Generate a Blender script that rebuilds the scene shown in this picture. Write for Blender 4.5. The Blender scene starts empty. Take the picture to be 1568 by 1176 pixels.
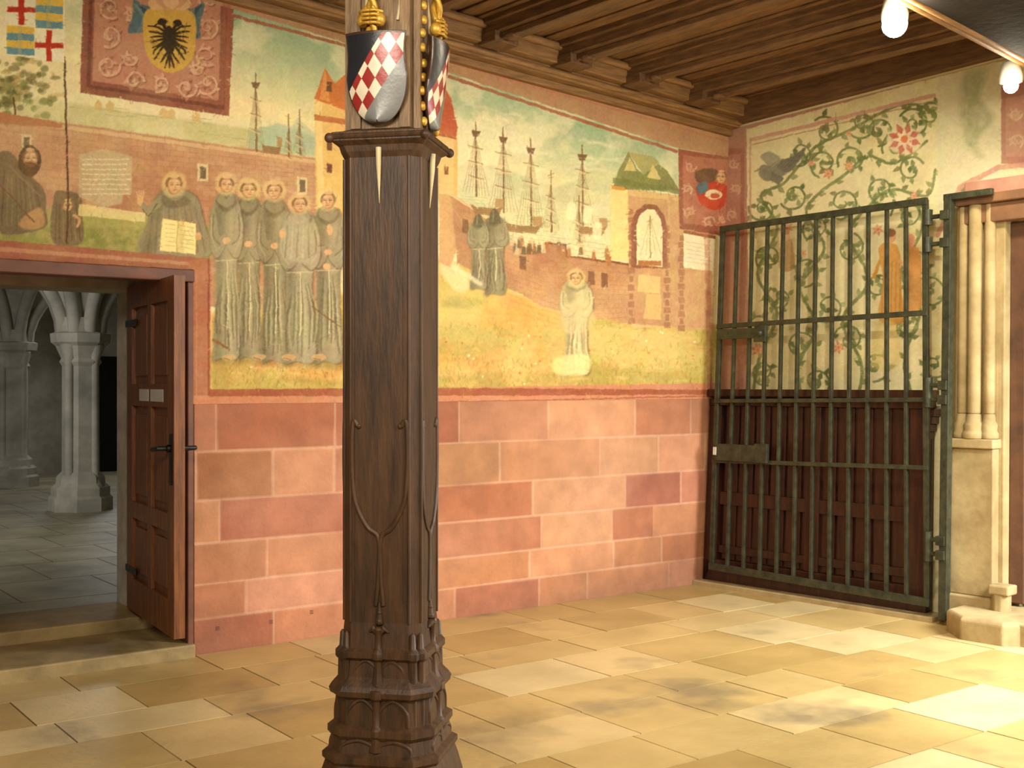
import bpy, bmesh, math, random, numpy as np
from mathutils import Vector, Matrix
random.seed(7); rng=np.random.default_rng(7)
F=1800.; CX=784.; CY=588.; CH=1.55
P2=np.array([1.555,9.208]); U=np.array([.8043,.5943]); N=np.array([-.5943,.8043])
def c2w(X,Y):
    d=np.array([X,Y])-P2; return float(d@U), float(d@N)
CAM=c2w(0,0)
def proj(x,y,z):
    p0=P2[0]+x*U[0]+y*N[0]; p1=P2[1]+x*U[1]+y*N[1]
    return CX+F*p0/p1, CY-F*(z-CH)/p1
def mur(px,py,wy=0.):
    k=(px-CX)/F
    x=(k*(P2[1]+wy*N[1])-(P2[0]+wy*N[0]))/(U[0]-k*U[1])
    dp=P2[1]+x*U[1]+wy*N[1]
    return x,CH-(py-CY)/F*dp
def dep(px,py,d):
    x,y=c2w((px-CX)/F*d,d); return (x,y,CH-(py-CY)/F*d)
def onz(px,py,z): return dep(px,py,F*(CH-z)/(py-CY))
def M(s,z,d): return (s,-d,z)
def G(s,z,d):
    return (.0995*s+z*.058*(1-.35*s)-.995*d, -.995*s-.0995*d, z)
def gw(px,py,d=0.):
    z=1.5;s=1
    for _ in range(12):
        lo,hi=-1.,5.
        for _ in range(30):
            s=(lo+hi)/2
            x,_y=proj(*G(s,z,d))
            if x<px: lo=s
            else: hi=s
        g=G(s,z,d); p1=P2[1]+g[0]*U[1]+g[1]*N[1]
        z=CH-(py-CY)/F*p1
    return s,z
def zc(x,y): return 3.55-.06*x-.025*y
def lin(c):
    c=np.asarray(c,dtype=float)/255.
    return np.where(c<=.04045,c/12.92,((c+.055)/1.055)**2.4)

# ---------------- materials
def newmat(name):
    m=bpy.data.materials.new(name); m.use_nodes=True
    nt=m.node_tree; b=nt.nodes['Principled BSDF']; return m,nt,b
def mat(name,c1,c2=None,rough=.7,scale=6,bump=.1,metal=0,stretch=(1,1,1),detail=6,attr=False,bscale=None,spec=.5,stain=None):
    m,nt,b=newmat(name); L=nt.links
    b.inputs['Roughness'].default_value=rough; b.inputs['Metallic'].default_value=metal
    b.inputs['Specular IOR Level'].default_value=spec
    tc=nt.nodes.new('ShaderNodeTexCoord'); mp=nt.nodes.new('ShaderNodeMapping'); mp.inputs['Scale'].default_value=stretch
    L.new(tc.outputs['Object'],mp.inputs['Vector'])
    no=nt.nodes.new('ShaderNodeTexNoise'); no.inputs['Scale'].default_value=scale; no.inputs['Detail'].default_value=detail
    no.inputs['Roughness'].default_value=.6
    L.new(mp.outputs[0],no.inputs['Vector'])
    mx=nt.nodes.new('ShaderNodeMix'); mx.data_type='RGBA'
    rp=nt.nodes.new('ShaderNodeMapRange'); rp.inputs['From Min'].default_value=.33; rp.inputs['From Max'].default_value=.67
    L.new(no.outputs['Fac'],rp.inputs['Value'])
    if attr:
        at=nt.nodes.new('ShaderNodeAttribute'); at.attribute_name='Col'
        mx.blend_type='MULTIPLY'; mx.inputs['Factor'].default_value=1
        mx2=nt.nodes.new('ShaderNodeMix'); mx2.data_type='RGBA'
        mx2.inputs[6].default_value=(*c1,1); mx2.inputs[7].default_value=(*c2,1)
        L.new(rp.outputs[0],mx2.inputs['Factor'])
        L.new(at.outputs['Color'],mx.inputs[6]); L.new(mx2.outputs[2],mx.inputs[7])
    else:
        L.new(rp.outputs[0],mx.inputs['Factor'])
        c2=c2 or tuple(v*.75 for v in c1)
        mx.inputs[6].default_value=(*lin(c1),1); mx.inputs[7].default_value=(*lin(c2),1)
    outc=mx.outputs[2]
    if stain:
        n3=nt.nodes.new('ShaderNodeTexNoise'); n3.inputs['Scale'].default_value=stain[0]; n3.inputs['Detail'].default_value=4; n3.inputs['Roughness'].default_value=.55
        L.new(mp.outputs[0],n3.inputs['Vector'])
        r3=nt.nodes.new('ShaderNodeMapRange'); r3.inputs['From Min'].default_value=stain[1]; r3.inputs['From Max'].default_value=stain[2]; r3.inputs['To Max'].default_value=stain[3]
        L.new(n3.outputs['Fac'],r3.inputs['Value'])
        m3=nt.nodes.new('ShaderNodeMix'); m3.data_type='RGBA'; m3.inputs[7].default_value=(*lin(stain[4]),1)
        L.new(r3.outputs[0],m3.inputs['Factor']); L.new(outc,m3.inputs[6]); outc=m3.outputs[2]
    L.new(outc,b.inputs['Base Color'])
    if bump:
        n2=nt.nodes.new('ShaderNodeTexNoise'); n2.inputs['Scale'].default_value=bscale or scale*4; n2.inputs['Detail'].default_value=5
        L.new(mp.outputs[0],n2.inputs['Vector'])
        bp=nt.nodes.new('ShaderNodeBump'); bp.inputs['Strength'].default_value=bump; bp.inputs['Distance'].default_value=.02
        L.new(n2.outputs['Fac'],bp.inputs['Height']); L.new(bp.outputs[0],b.inputs['Normal'])
    return m
def emis(name,c,s):
    m,nt,b=newmat(name); b.inputs['Emission Color'].default_value=(*c,1); b.inputs['Emission Strength'].default_value=s; return m
m_paint=mat('fresco_paint',(.93,.93,.93),(1.03,1.03,1.01),rough=.85,scale=9,bump=.08,attr=True,bscale=50,spec=.2)
m_stone=mat('pink_sandstone',(.86,.84,.82),(1.08,1.07,1.05),rough=.75,scale=7,bump=.22,attr=True,bscale=40,spec=.25)
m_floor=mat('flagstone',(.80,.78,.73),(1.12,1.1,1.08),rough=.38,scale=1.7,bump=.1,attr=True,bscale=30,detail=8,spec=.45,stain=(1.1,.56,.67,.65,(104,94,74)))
m_grout=mat('grout',(110,94,66),(88,74,50),rough=.9)
m_plaster=mat('lime_plaster',(222,205,150),(205,185,128),rough=.85,scale=3,spec=.2)
m_beam=mat('ceiling_oak',(118,82,47),(78,53,28),rough=.6,scale=5,stretch=(8,1,8),bump=.15)
m_beamx=mat('cornice_oak',(156,116,70),(112,80,45),rough=.6,scale=5,stretch=(1,8,8),bump=.15)
m_board=mat('ceiling_boards',(128,90,51),(86,59,31),rough=.65,scale=4,stretch=(10,1,1),bump=.15)
m_darkbeam=mat('dark_oak',(36,26,17),(22,16,11),rough=.8,scale=5,bump=.2,spec=.2)
m_post=mat('carved_oak',(84,56,32),(52,34,18),rough=.5,scale=7,stretch=(4,4,.6),bump=.12,spec=.4)
m_posttan=mat('worn_oak',(138,108,70),(96,68,40),rough=.5,scale=7,stretch=(4,4,.7),bump=.15)
m_gold=mat('gilding',(215,170,66),(165,118,38),rough=.4,metal=.4,scale=20)
m_door=mat('door_oak',(138,82,38),(94,53,24),rough=.42,scale=6,stretch=(5,5,.6),bump=.12)
m_dwood=mat('dark_panelling',(70,36,21),(42,21,12),rough=.36,scale=6,stretch=(5,5,.6),bump=.1)
m_iron=mat('wrought_iron',(74,76,54),(48,48,36),rough=.45,metal=.35,scale=15,bump=.15)
m_black=mat('black_iron',(30,28,26),(18,17,16),rough=.4,metal=.6,scale=15)
m_sand=mat('ochre_sandstone',(180,158,112),(146,124,82),rough=.85,scale=5,bump=.12,spec=.2)
m_hall=mat('hall_stone',(178,170,150),(142,136,120),rough=.8,scale=3,bump=.2)
m_hallf=mat('hall_floor',(168,156,122),(120,112,90),rough=.5,scale=2,bump=.2)
m_jamb=mat('jamb_stone',(205,200,184),(172,164,144),rough=.8,scale=6,bump=.3)
m_redwood=mat('red_frame',(118,70,46),(86,48,31),rough=.55,scale=5)
m_step=mat('step_stone',(165,140,88),(128,106,64),rough=.6,scale=4,bump=.25)
m_white=mat('white_label',(215,212,200),(200,198,186),rough=.5)
m_bulb=emis('lamp_glow',(1,.95,.85),60)

# ---------------- mesh builder
class MB:
    def __init__(s): s.v=[];s.f=[];s.m=[];s.sm=[]
    def add(s,vs,fs,mi=0,sm=False):
        o=len(s.v); s.v+= [tuple(p) for p in vs]
        for f in fs: s.f.append([o+i for i in f]); s.m.append(mi); s.sm.append(sm)
    def obox(s,fn,a0,a1,z0,z1,d0,d1,mi=0):
        vs=[fn(a,z,d) for z in (z0,z1) for (a,d) in ((a0,d0),(a1,d0),(a1,d1),(a0,d1))]
        s.add(vs,[(0,1,2,3),(7,6,5,4),(0,4,5,1),(1,5,6,2),(2,6,7,3),(3,7,4,0)],mi)
    def tube(s,pts,r,n=8,mi=0,rot=0,sm=True,cap=True):
        pts=[Vector(p) for p in pts]; k=len(pts)
        rr=r if isinstance(r,(list,tuple)) else [r]*k
        t0=(pts[1]-pts[0]).normalized()
        ref=Vector((0,0,1)) if abs(t0.z)<.9 else Vector((1,0,0))
        vs=[]
        a=t0.cross(ref).normalized()
        for i,p in enumerate(pts):
            t=(pts[min(i+1,k-1)]-pts[max(i-1,0)]).normalized()
            a=(a-t*a.dot(t)).normalized(); b=t.cross(a)
            for j in range(n):
                an=2*math.pi*j/n+rot
                vs.append(p+(a*math.cos(an)+b*math.sin(an))*rr[i])
        fs=[]
        for i in range(k-1):
            for j in range(n):
                fs.append((i*n+j,i*n+(j+1)%n,(i+1)*n+(j+1)%n,(i+1)*n+j))
        s.add(vs,fs,mi,sm)
        if cap: s.add(vs[:n],[tuple(range(n))[::-1]],mi); s.add(vs[-n:],[tuple(range(n))],mi)
    def loft(s,loops,mi=0,sm=False):
        n=len(loops[0]); vs=[p for l in loops for p in l]; fs=[]
        for i in range(len(loops)-1):
            for j in range(n): fs.append((i*n+j,i*n+(j+1)%n,(i+1)*n+(j+1)%n,(i+1)*n+j))
        fs.append(tuple(range(n))[::-1]); fs.append(tuple(range((len(loops)-1)*n,len(loops)*n)))
        s.add(vs,fs,mi,sm)
    def lathe(s,c,prof,n=16,mi=0,sm=True,rot=0):
        loops=[[(c[0]+r*math.cos(2*math.pi*j/n+rot),c[1]+r*math.sin(2*math.pi*j/n+rot),z) for j in range(n)] for z,r in prof]
        s.loft(loops,mi,sm)
    def ball(s,c,r,mi=0,n=10,sc=(1,1,1)):
        loops=[]
        for i in range(1,n):
            t=math.pi*i/n
            loops.append([(c[0]+sc[0]*r*math.sin(t)*math.cos(2*math.pi*j/n),c[1]+sc[1]*r*math.sin(t)*math.sin(2*math.pi*j/n),c[2]-sc[2]*r*math.cos(t)) for j in range(n)])
        s.loft(loops,mi,True)
    def make(s,name,mats,bevel=0):
        me=bpy.data.meshes.new(name); me.from_pydata(s.v,[],s.f)
        for m in mats: me.materials.append(m)
        for i,p in enumerate(me.polygons): p.material_index=s.m[i]; p.use_smooth=s.sm[i]
        bm=bmesh.new(); bm.from_mesh(me); bmesh.ops.recalc_face_normals(bm,faces=bm.faces); bm.to_mesh(me); bm.free()
        o=bpy.data.objects.new(name,me); bpy.context.collection.objects.link(o)
        if bevel:
            b=o.modifiers.new('b','BEVEL'); b.width=bevel; b.segments=2; b.limit_method='ANGLE'; b.angle_limit=.7
        return o
def gridmesh(name,X,Y,Z,C,mats,mask=None):
    nv,nu=X.shape
    co=np.stack([X,Y,Z],-1).reshape(-1,3).astype(np.float32)
    idx=np.arange(nu*nv).reshape(nv,nu)
    q=np.stack([idx[:-1,:-1],idx[:-1,1:],idx[1:,1:],idx[1:,:-1]],-1)
    if mask is not None: q=q[mask[:-1,:-1]]
    q=q.reshape(-1,4).astype(np.int32); n=len(q)
    me=bpy.data.meshes.new(name)
    me.vertices.add(len(co)); me.vertices.foreach_set('co',co.ravel())
    me.loops.add(n*4); me.loops.foreach_set('vertex_index',q.ravel())
    me.polygons.add(n); me.polygons.foreach_set('loop_start',np.arange(0,n*4,4,dtype=np.int32))
    me.update(calc_edges=True)
    a=me.color_attributes.new(name='Col',type='FLOAT_COLOR',domain='POINT')
    c4=np.ones((len(co),4),dtype=np.float32); c4[:,:3]=C.reshape(-1,3); a.data.foreach_set('color',c4.ravel())
    for m in mats: me.materials.append(m)
    o=bpy.data.objects.new(name,me); bpy.context.collection.objects.link(o); return o
def fbm(h,w,cell,octs=4,per=.55):
    out=np.zeros((h,w)); amp=1;tot=0
    for o in range(octs):
        c=max(2.,cell/2**o); gh=int(h/c)+3; gw_=int(w/c)+3
        g=rng.random((gh,gw_))
        yy=np.arange(h)/c; xx=np.arange(w)/c; yi=yy.astype(int); xi=xx.astype(int)
        fy=(yy-yi); fx=(xx-xi); fy=(fy*fy*(3-2*fy))[:,None]; fx=(fx*fx*(3-2*fx))[None]
        a=g[np.ix_(yi,xi)];b=g[np.ix_(yi,xi+1)];c_=g[np.ix_(yi+1,xi)];d=g[np.ix_(yi+1,xi+1)]
        out+=amp*((a*(1-fx)+b*fx)*(1-fy)+(c_*(1-fx)+d*fx)*fy); tot+=amp; amp*=per
    return out/tot

# ---------------- fresco painter (pigment of the real wall paintings, stored as mesh colour attributes)
def smoothc(P,closed=True,n=6):
    P=np.array(P,float); k=len(P); out=[]
    rngk=range(k) if closed else range(k-1)
    for i in rngk:
        if closed: a,b,c,d=P[i-1],P[i],P[(i+1)%k],P[(i+2)%k]
        else: a,b,c,d=P[max(i-1,0)],P[i],P[i+1],P[min(i+2,k-1)]
        for t in np.linspace(0,1,n,endpoint=False):
            out.append(.5*((2*b)+(-a+c)*t+(2*a-5*b+4*c-d)*t*t+(-a+3*b-3*c+d)*t**3))
    if not closed: out.append(P[-1])
    return np.array(out)
class Canvas:
    def __init__(s,x0,y0,x1,y1,S,col):
        s.x0,s.y0,s.S=x0,y0,S; s.w=int((x1-x0)*S); s.h=int((y1-y0)*S)
        s.a=np.empty((s.h,s.w,3),np.float32); s.a[:]=col
        s.X=(np.arange(s.w)/S+x0)[None,:]; s.Y=(np.arange(s.h)/S+y0)[:,None]
        s.n=[np.clip((fbm(s.h,s.w,c)-.5)*3.2+.5,0,1) for c in (16,60,180)]
    def _bb(s,P,pad):
        i0=max(0,int(P[:,0].min()-pad)); i1=min(s.w,int(P[:,0].max()+pad)+2)
        j0=max(0,int(P[:,1].min()-pad)); j1=min(s.h,int(P[:,1].max()+pad)+2)
        return i0,i1,j0,j1
    def _blend(s,i0,i1,j0,j1,al,col,nz,ni):
        if nz: al=al*np.clip(1-nz*s.n[ni][j0:j1,i0:i1],0,1)
        r=s.a[j0:j1,i0:i1]; r+= (np.array(col,np.float32)-r)*al[...,None].astype(np.float32)
    def poly(s,pts,col,a=1,f=.6,sm=False,nz=0,ni=0):
        P=smoothc(pts) if sm else np.array(pts,float)
        P=(P-[s.x0,s.y0])*s.S; f=f*s.S
        i0,i1,j0,j1=s._bb(P,f+1)
        if i1<=i0 or j1<=j0: return
        xx=np.arange(i0,i1)[None,:].astype(np.float32); yy=np.arange(j0,j1)[:,None].astype(np.float32)
        ins=np.zeros((j1-j0,i1-i0),bool); D=np.full(ins.shape,1e9,np.float32)
        for k in range(len(P)):
            ax,ay=P[k-1]; bx,by=P[k]
            if ay!=by:
                c=((ay>yy)!=(by>yy))&(xx<(bx-ax)*(yy-ay)/(by-ay)+ax); ins^=c
            dx,dy=bx-ax,by-ay; l=dx*dx+dy*dy+1e-9
            t=np.clip(((xx-ax)*dx+(yy-ay)*dy)/l,0,1)
            D=np.minimum(D,(xx-ax-t*dx)**2+(yy-ay-t*dy)**2)
        D=np.sqrt(D); sd=np.where(ins,D,-D)
        s._blend(i0,i1,j0,j1,np.clip(.5+sd/(2*f),0,1)*a,col,nz,ni)
    def stroke(s,pts,w,col,a=1,sm=False,nz=0,ni=0,f=.5):
        P=smoothc(pts,False) if sm else np.array(pts,float)
        k=len(P); W=np.interp(np.linspace(0,1,k),np.linspace(0,1,len(w)),w) if isinstance(w,(list,tuple)) else np.full(k,float(w))
        P=(P-[s.x0,s.y0])*s.S; W=W*s.S/2
        i0,i1,j0,j1=s._bb(P,W.max()+2+f*s.S)
        if i1<=i0 or j1<=j0: return
        AL=np.zeros((j1-j0,i1-i0),np.float32)
        for q in range(k-1):
            bi=s._bb(P[q:q+2],W.max()+2+f*s.S)
            if bi[1]<=bi[0] or bi[3]<=bi[2]: continue
            xx=np.arange(bi[0],bi[1])[None,:]; yy=np.arange(bi[2],bi[3])[:,None]
            ax,ay=P[q];bx,by=P[q+1];dx,dy=bx-ax,by-ay;l=dx*dx+dy*dy+1e-9
            t=np.clip(((xx-ax)*dx+(yy-ay)*dy)/l,0,1)
            D=np.sqrt((xx-ax-t*dx)**2+(yy-ay-t*dy)**2)
            al=np.clip((W[q]*(1-t)+W[q+1]*t-D)/(2*f*s.S)+.5,0,1)
            v=AL[bi[2]-j0:bi[3]-j0,bi[0]-i0:bi[1]-i0]; np.maximum(v,al,out=v)
        s._blend(i0,i1,j0,j1,AL*a,col,nz,ni)
    def ell(s,cx,cy,rx,ry,col,a=1,rot=0,f=.6,nz=0):
        t=np.linspace(0,2*math.pi,20,endpoint=False); c,sn=math.cos(rot),math.sin(rot)
        x=rx*np.cos(t);y=ry*np.sin(t)
        s.poly(np.stack([cx+x*c-y*sn,cy+x*sn+y*c],1),col,a,f,nz=nz)
    def sample(s,px,py):
        u=np.clip((px-s.x0)*s.S,0,s.w-1.01); v=np.clip((py-s.y0)*s.S,0,s.h-1.01)
        i=u.astype(int);j=v.astype(int);fu=(u-i)[...,None];fv=(v-j)[...,None]
        A=s.a
        return lin((A[j,i]*(1-fu)+A[j,i+1]*fu)*(1-fv)+(A[j+1,i]*(1-fu)+A[j+1,i+1]*fu)*fv)
    def age(s,fade=.14,wcol=(222,196,142),warp=.5,jit=7,worn=.16,brush=16000):
        fa=fbm(s.h,s.w,160,2)*9
        for i in range(brush):
            px_=random.randint(12,s.w-13); py_=random.randint(12,s.h-13); an=fa[py_,px_]+random.uniform(-.5,.5)
            col=s.a[py_,px_]+random.uniform(-15,15); L_=random.uniform(2,6.5); x_=px_/s.S+s.x0; y_=py_/s.S+s.y0
            s.stroke([(x_-L_*math.cos(an),y_-L_*math.sin(an)),(x_,y_),(x_+L_*math.cos(an),y_+L_*math.sin(an))],random.uniform(.9,1.8),col,.5)
        wx=((fbm(s.h,s.w,18,2)-.5)*4*warp*s.S).round().astype(int); wy=((fbm(s.h,s.w,18,2)-.5)*4*warp*s.S).round().astype(int)
        J=np.clip(np.arange(s.h)[:,None]+wy,0,s.h-1); I=np.clip(np.arange(s.w)[None]+wx,0,s.w-1)
        s.a=s.a[J,I]
        g=(fbm(s.h,s.w,5,2)-.5)*jit*1.8
        for ch in range(3): s.a[...,ch]+=g*1.3+(fbm(s.h,s.w,30,4)-.5)*jit*1.6
        wn=np.clip((fbm(s.h,s.w,110,6,.6)-.5)*3+.3,0,1)*worn+fade
        s.a+=(np.array(wcol)-s.a)*wn[...,None]
        s.a=np.clip(s.a,0,255)
def leaf(c,x,y,an,l,w,col,a=1):
    d=np.array([math.cos(an),math.sin(an)]); p=np.array([-d[1],d[0]]); o=np.array([x,y])
    c.poly([o,o+d*l*.35+p*w,o+d*l*.7+p*w*.6,o+d*l,o+d*l*.7-p*w*.6,o+d*l*.35-p*w],col,a,nz=.25)
def spiral(c,cx,cy,r,a0,dr,w,col,turns=1.4,lf=None,ll=8,sx=1.,a=1):
    pts=[]
    for t in np.linspace(0,1,30):
        rr=r*(1-t*.85); an=a0+dr*t*turns*2*math.pi
        pts.append((cx+sx*rr*math.cos(an),cy+rr*math.sin(an)))
    c.stroke(pts,[w,w*.6],col,a,nz=.2)
    if lf:
        for i in range(2,29,3):
            p=np.array(pts[i]); t=np.array(pts[i+1])-pts[i-1]; an=math.atan2(t[1],t[0])
            leaf(c,p[0],p[1],an+random.choice([-1,1])*random.uniform(.7,1.2),ll*random.uniform(.7,1.1),ll*.28,random.choice(lf),a)
    return pts

def paint_mural():
    c=Canvas(-260,-60,1160,650,1.6,(222,204,152))
    X,Y=c.X,c.Y
    yt=20+(X-355)*.31
    v=np.clip((Y-yt)/130,0,1)[...,None]
    c.a[:]=np.array((150,176,142))*(1-v)+np.array((228,211,162))*v
    k=np.clip((c.n[2]*.5+c.n[1]*.5-.45)*3,0,1)[...,None]*.6
    c.a+= (np.array((238,224,186))-c.a)*k
    for i in range(50):
        x=random.uniform(690,1000); y=20+(x-355)*.31+random.uniform(25,110); l=random.uniform(15,50)
        c.stroke([(x,y),(x+l*.5,y-3+l*.1),(x+l,y+l*.2)],[2,5,1],(238,224,188),.35,sm=True,f=2)
    c.poly([(-260,100),(122,142),(350,178),(482,196),(482,246),(100,196),(-260,150)],(226,212,168))
    c.poly([(-260,128),(60,150),(240,178),(330,190),(482,214),(482,240),(-260,160)],(186,180,124),.75,3,nz=.5,ni=1)
    for i in range(40):
        x=random.uniform(95,470); y=160+(x-100)*.12+random.uniform(-4,22); l=random.uniform(10,40)
        c.stroke([(x,y),(x+l,y+l*.13)],1.2,(150,156,110),.5)
    for x in (150,168,250,262,300): 
        y=158+(x-100)*.12; c.poly([(x-6,y+4),(x-6,y-6),(x,y-12),(x+6,y-6),(x+6,y+6)],(205,170,110),.8)
    c.poly([(690,262),(740,252),(800,268),(850,285),(900,272),(940,292),(940,345),(690,345)],(168,176,140),.6,3,sm=True,nz=.5,ni=1)
    c.poly([(380,200),(425,190),(450,195),(482,210),(482,240),(380,228)],(160,180,155),.7,2)
    c.poly([(395,215),(425,188),(440,205),(455,180),(482,205),(482,225),(395,222)],(172,186,160),.6,1.5)
    c.poly([(690,285),(780,300),(940,325),(965,345),(965,410),(690,360)],(206,202,158),.8,4)
    for i in range(60):
        x=random.uniform(690,940); y=300+(x-690)*.12+random.uniform(0,60); l=random.uniform(8,30)
        c.stroke([(x,y),(x+l,y+l*.08)],1,random.choice([(150,165,130),(232,222,180)]),.4)
    W=[(-260,140),(100,188),(488,243),(488,480),(320,470),(320,395),(-260,375)]
    c.poly(W,(188,140,104),1,1)
    c.poly(W,(166,116,84),.5,1,nz=1,ni=1)
    c.poly(W,(208,168,128),.45,1,nz=1,ni=2)
    for j in range(26):
        y0=190+j*10.5
        c.stroke([(-260,y0-45),(100,y0),(488,y0+55-j*4.6)],.9,(150,102,76),.45,nz=.6)
        for i in range(36):
            x=-220+i*20+(j%2)*10; y=y0+(x-100)*(.125 if x<100 else (.14-j*.012))
            c.stroke([(x,y),(x,y+9)],.8,(150,102,76),.35)
            if random.random()<.3: c.poly([(x,y),(x+19,y+2),(x+19,y+11),(x,y+9)],random.choice([(202,156,116),(172,120,90),(208,168,128)]),.3)
    c.poly([(0,180),(100,192),(488,246),(488,252),(100,198),(0,186)],(214,178,134),.8)
    for (x,y) in ((310,250),(462,270),(40,205)):
        c.poly([(x-8,y),(x+8,y+2),(x+8,y+28),(x-8,y+28)],(216,192,150)); c.poly([(x-4,y+5),(x+5,y+6),(x+5,y+24),(x-4,y+24)],(120,100,74))
    c.poly([(-260,300),(0,318),(130,322),(240,330),(322,345),(322,400),(-260,380)],(162,156,88),1,3,nz=.2)
    c.poly([(-260,340),(240,350),(322,360),(322,400),(-260,385)],(124,126,66),.7,4,nz=.9,ni=0)
    for i in range(160):
        x=random.gauss(15,32); y=random.gauss(132,22)
        c.ell(x,y,random.uniform(3,9),random.uniform(3,6),random.choice([(118,122,66),(96,102,56),(150,144,86),(186,160,100),(108,96,56)]),.6,f=1.2)
    c.stroke([(20,150),(24,185)],3,(110,80,45))
    c.poly([(-60,170),(0,172),(60,182),(95,190),(95,196),(-60,185)],(178,118,80))
    GR=[(322,482),(400,470),(482,468),(560,440),(675,395),(740,415),(800,455),(870,480),(960,490),(1112,500),(1112,640),(322,640)]
    c.poly(GR,(212,180,108),1,4)
    c.poly(GR,(206,148,84),.7,6,nz=1.2,ni=1)
    c.poly(GR,(166,158,82),.6,6,nz=1.3,ni=2)
    c.poly([(675,400),(720,420),(800,470),(830,500),(760,520),(675,500)],(204,186,108),.6,10,sm=True,nz=.5,ni=1)
    c.poly([(676,402),(700,405),(720,440),(700,446),(676,420)],(228,212,165),.7,3,sm=True)
    c.poly([(740,462),(790,450),(850,470),(850,500),(780,512),(735,495)],(214,154,84),.7,7,sm=True,nz=.5,ni=1)
    c.poly([(675,500),(740,498),(800,510),(760,540),(675,545)],(164,158,84),.6,6,sm=True,nz=.5)
    c.poly([(690,455),(745,460),(720,472),(676,470)],(154,150,82),.6,4,sm=True,nz=.4)
    c.poly([(900,505),(980,498),(1040,505),(1085,520),(1060,560),(960,560),(900,540)],(216,184,118),.8,8,sm=True,nz=.4,ni=1)
    c.poly([(322,545),(420,575),(530,585),(675,575),(820,570),(900,560),(1085,575),(1085,606),(322,610)],(166,144,76),.75,5,nz=.6,ni=1)
    for i in range(160):
        x=random.uniform(322,1085); y=random.uniform(480,590); l=random.uniform(10,40)
        if x<520 and y<545: continue
        c.stroke([(x,y),(x+l*.5,y-random.uniform(0,4)),(x+l,y+random.uniform(-2,4))],[1,5,1],random.choice([(206,146,82),(178,164,92),(222,192,128),(192,132,76),(154,144,78)]),.35,sm=True,f=1.5)
    for i in range(1300):
        x=random.uniform(322,1090); y=random.uniform(550,600) if random.random()<.6 else random.uniform(490,600)
        if x<530 and y<552: continue
        h=random.uniform(3,8); c.stroke([(x,y),(x+random.uniform(-3,3),y-h)],1.2,random.choice([(124,114,50),(140,126,58),(200,172,96),(186,114,60),(154,136,68)]),.45)
    for i in range(60):
        x=random.uniform(330,1080); y=random.uniform(500,598)
        if x<530 and y<556: continue
        c.ell(x,y,random.uniform(1,2.2),random.uniform(1,1.8),random.choice([(235,225,180),(194,96,52),(222,150,66)]),.8)
    c.poly([(481,150),(530,160),(530,330),(484,330)],(222,182,112)); c.poly([(530,150),(700,200),(700,300),(530,330)],(216,176,108))
    c.poly([(481,150),(488,330),(496,330),(492,152)],(236,206,146),.7); 
    c.poly([(481,152),(497,104),(512,128),(530,112),(530,170)],(200,116,66)); c.poly([(497,104),(489,152),(505,156)],(222,152,90),.8); c.poly([(481,175),(530,183),(530,192),(481,184)],(184,116,70))
    for y in (125,215,250): c.poly([(500,y),(508,y+1),(508,y+16),(500,y+15)],(112,74,48))
    c.poly([(672,120),(690,150),(700,196),(698,210),(672,206)],(184,94,66)); c.poly([(672,205),(694,210),(694,300),(672,296)],(222,188,128))
    c.poly([(672,296),(700,302),(704,360),(690,410),(672,402)],(205,162,114)); 
    for y in (225,255): c.poly([(680,y),(686,y+1),(686,y+13),(680,y+12)],(130,85,55))
    c.stroke([(672,206),(697,212)],3,(160,92,58))
    H=[(690,296),(730,322),(772,352),(776,366),(832,384),(838,372),(866,375),(868,392),(962,404),(1000,400),(1080,412),(1085,505),(1000,500),(900,486),(830,470),(790,446),(745,430),(700,402)]
    c.poly(H,(186,140,100),1,.8); c.poly(H,(160,110,78),.6,1,nz=1,ni=1); c.poly(H,(210,170,126),.45,1,nz=1,ni=2)
    for j in range(18):
        y0=310+j*10
        c.stroke([(700+j*5.5,y0),(800+j*4,y0+46-j*1.5),(1080,y0+88-j*5)],.8,(142,96,70),.4,nz=.4)
        for i in range(20):
            x=710+j*5+i*18+(j%2)*9; y=y0+(x-700-j*5)*(.4-j*.012 if x<800 else .22-j*.008)+2
            if x<1075: c.stroke([(x,y),(x,y+8)],.7,(142,96,70),.25)
    c.stroke([(690,298),(730,324),(774,354),(778,368),(832,386)],3,(222,194,148),.9)
    c.poly([(700,402),(745,430),(790,446),(775,400),(720,350),(690,330)],(150,108,80),.3,4)
    c.stroke([(866,392),(962,405),(965,412)],3,(122,72,52),.9); c.stroke([(832,386),(835,372),(866,375),(868,393)],2.5,(122,80,56))
    for (x,y) in ((800,402),(905,425),(925,428),(1062,360),(712,345)):
        c.poly([(x-5,y-10),(x+5,y-9),(x+5,y+12),(x-5,y+11)],(128,90,64))
    c.poly([(934,285),(1042,300),(1090,355),(1090,505),(965,500),(962,400),(934,396)],(206,172,118)); 
    c.poly([(1024,300),(1090,355),(1090,505),(1024,500)],(188,140,104),.8,2,nz=.4)
    c.poly([(934,285),(960,290),(962,400),(934,396)],(228,202,136))
    c.poly([(938,290),(946,262),(962,232),(975,258),(985,268),(1000,246),(1022,262),(1040,292)],(130,132,82)); c.poly([(962,232),(1000,240),(1010,250),(985,268)],(160,156,98))
    c.poly([(955,262),(964,240),(974,262)],(200,184,120)); c.poly([(990,272),(1000,252),(1012,276)],(200,182,122))
    for q in range(9): c.stroke([(942+q*11,270+q*1.7),(946+q*11,288+q*1.7)],.8,(90,94,54),.5)
    c.poly([(938,272),(1042,290),(1042,298),(938,281)],(114,118,70),.8); c.poly([(936,284),(956,287),(956,292),(936,290)],(200,144,70))
    c.poly([(962,300),(1022,306),(1024,500),(964,495)],(196,154,110)); c.poly([(962,300),(1022,306),(1024,500),(964,495)],(168,118,86),.4,1,nz=1,ni=1)
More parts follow.
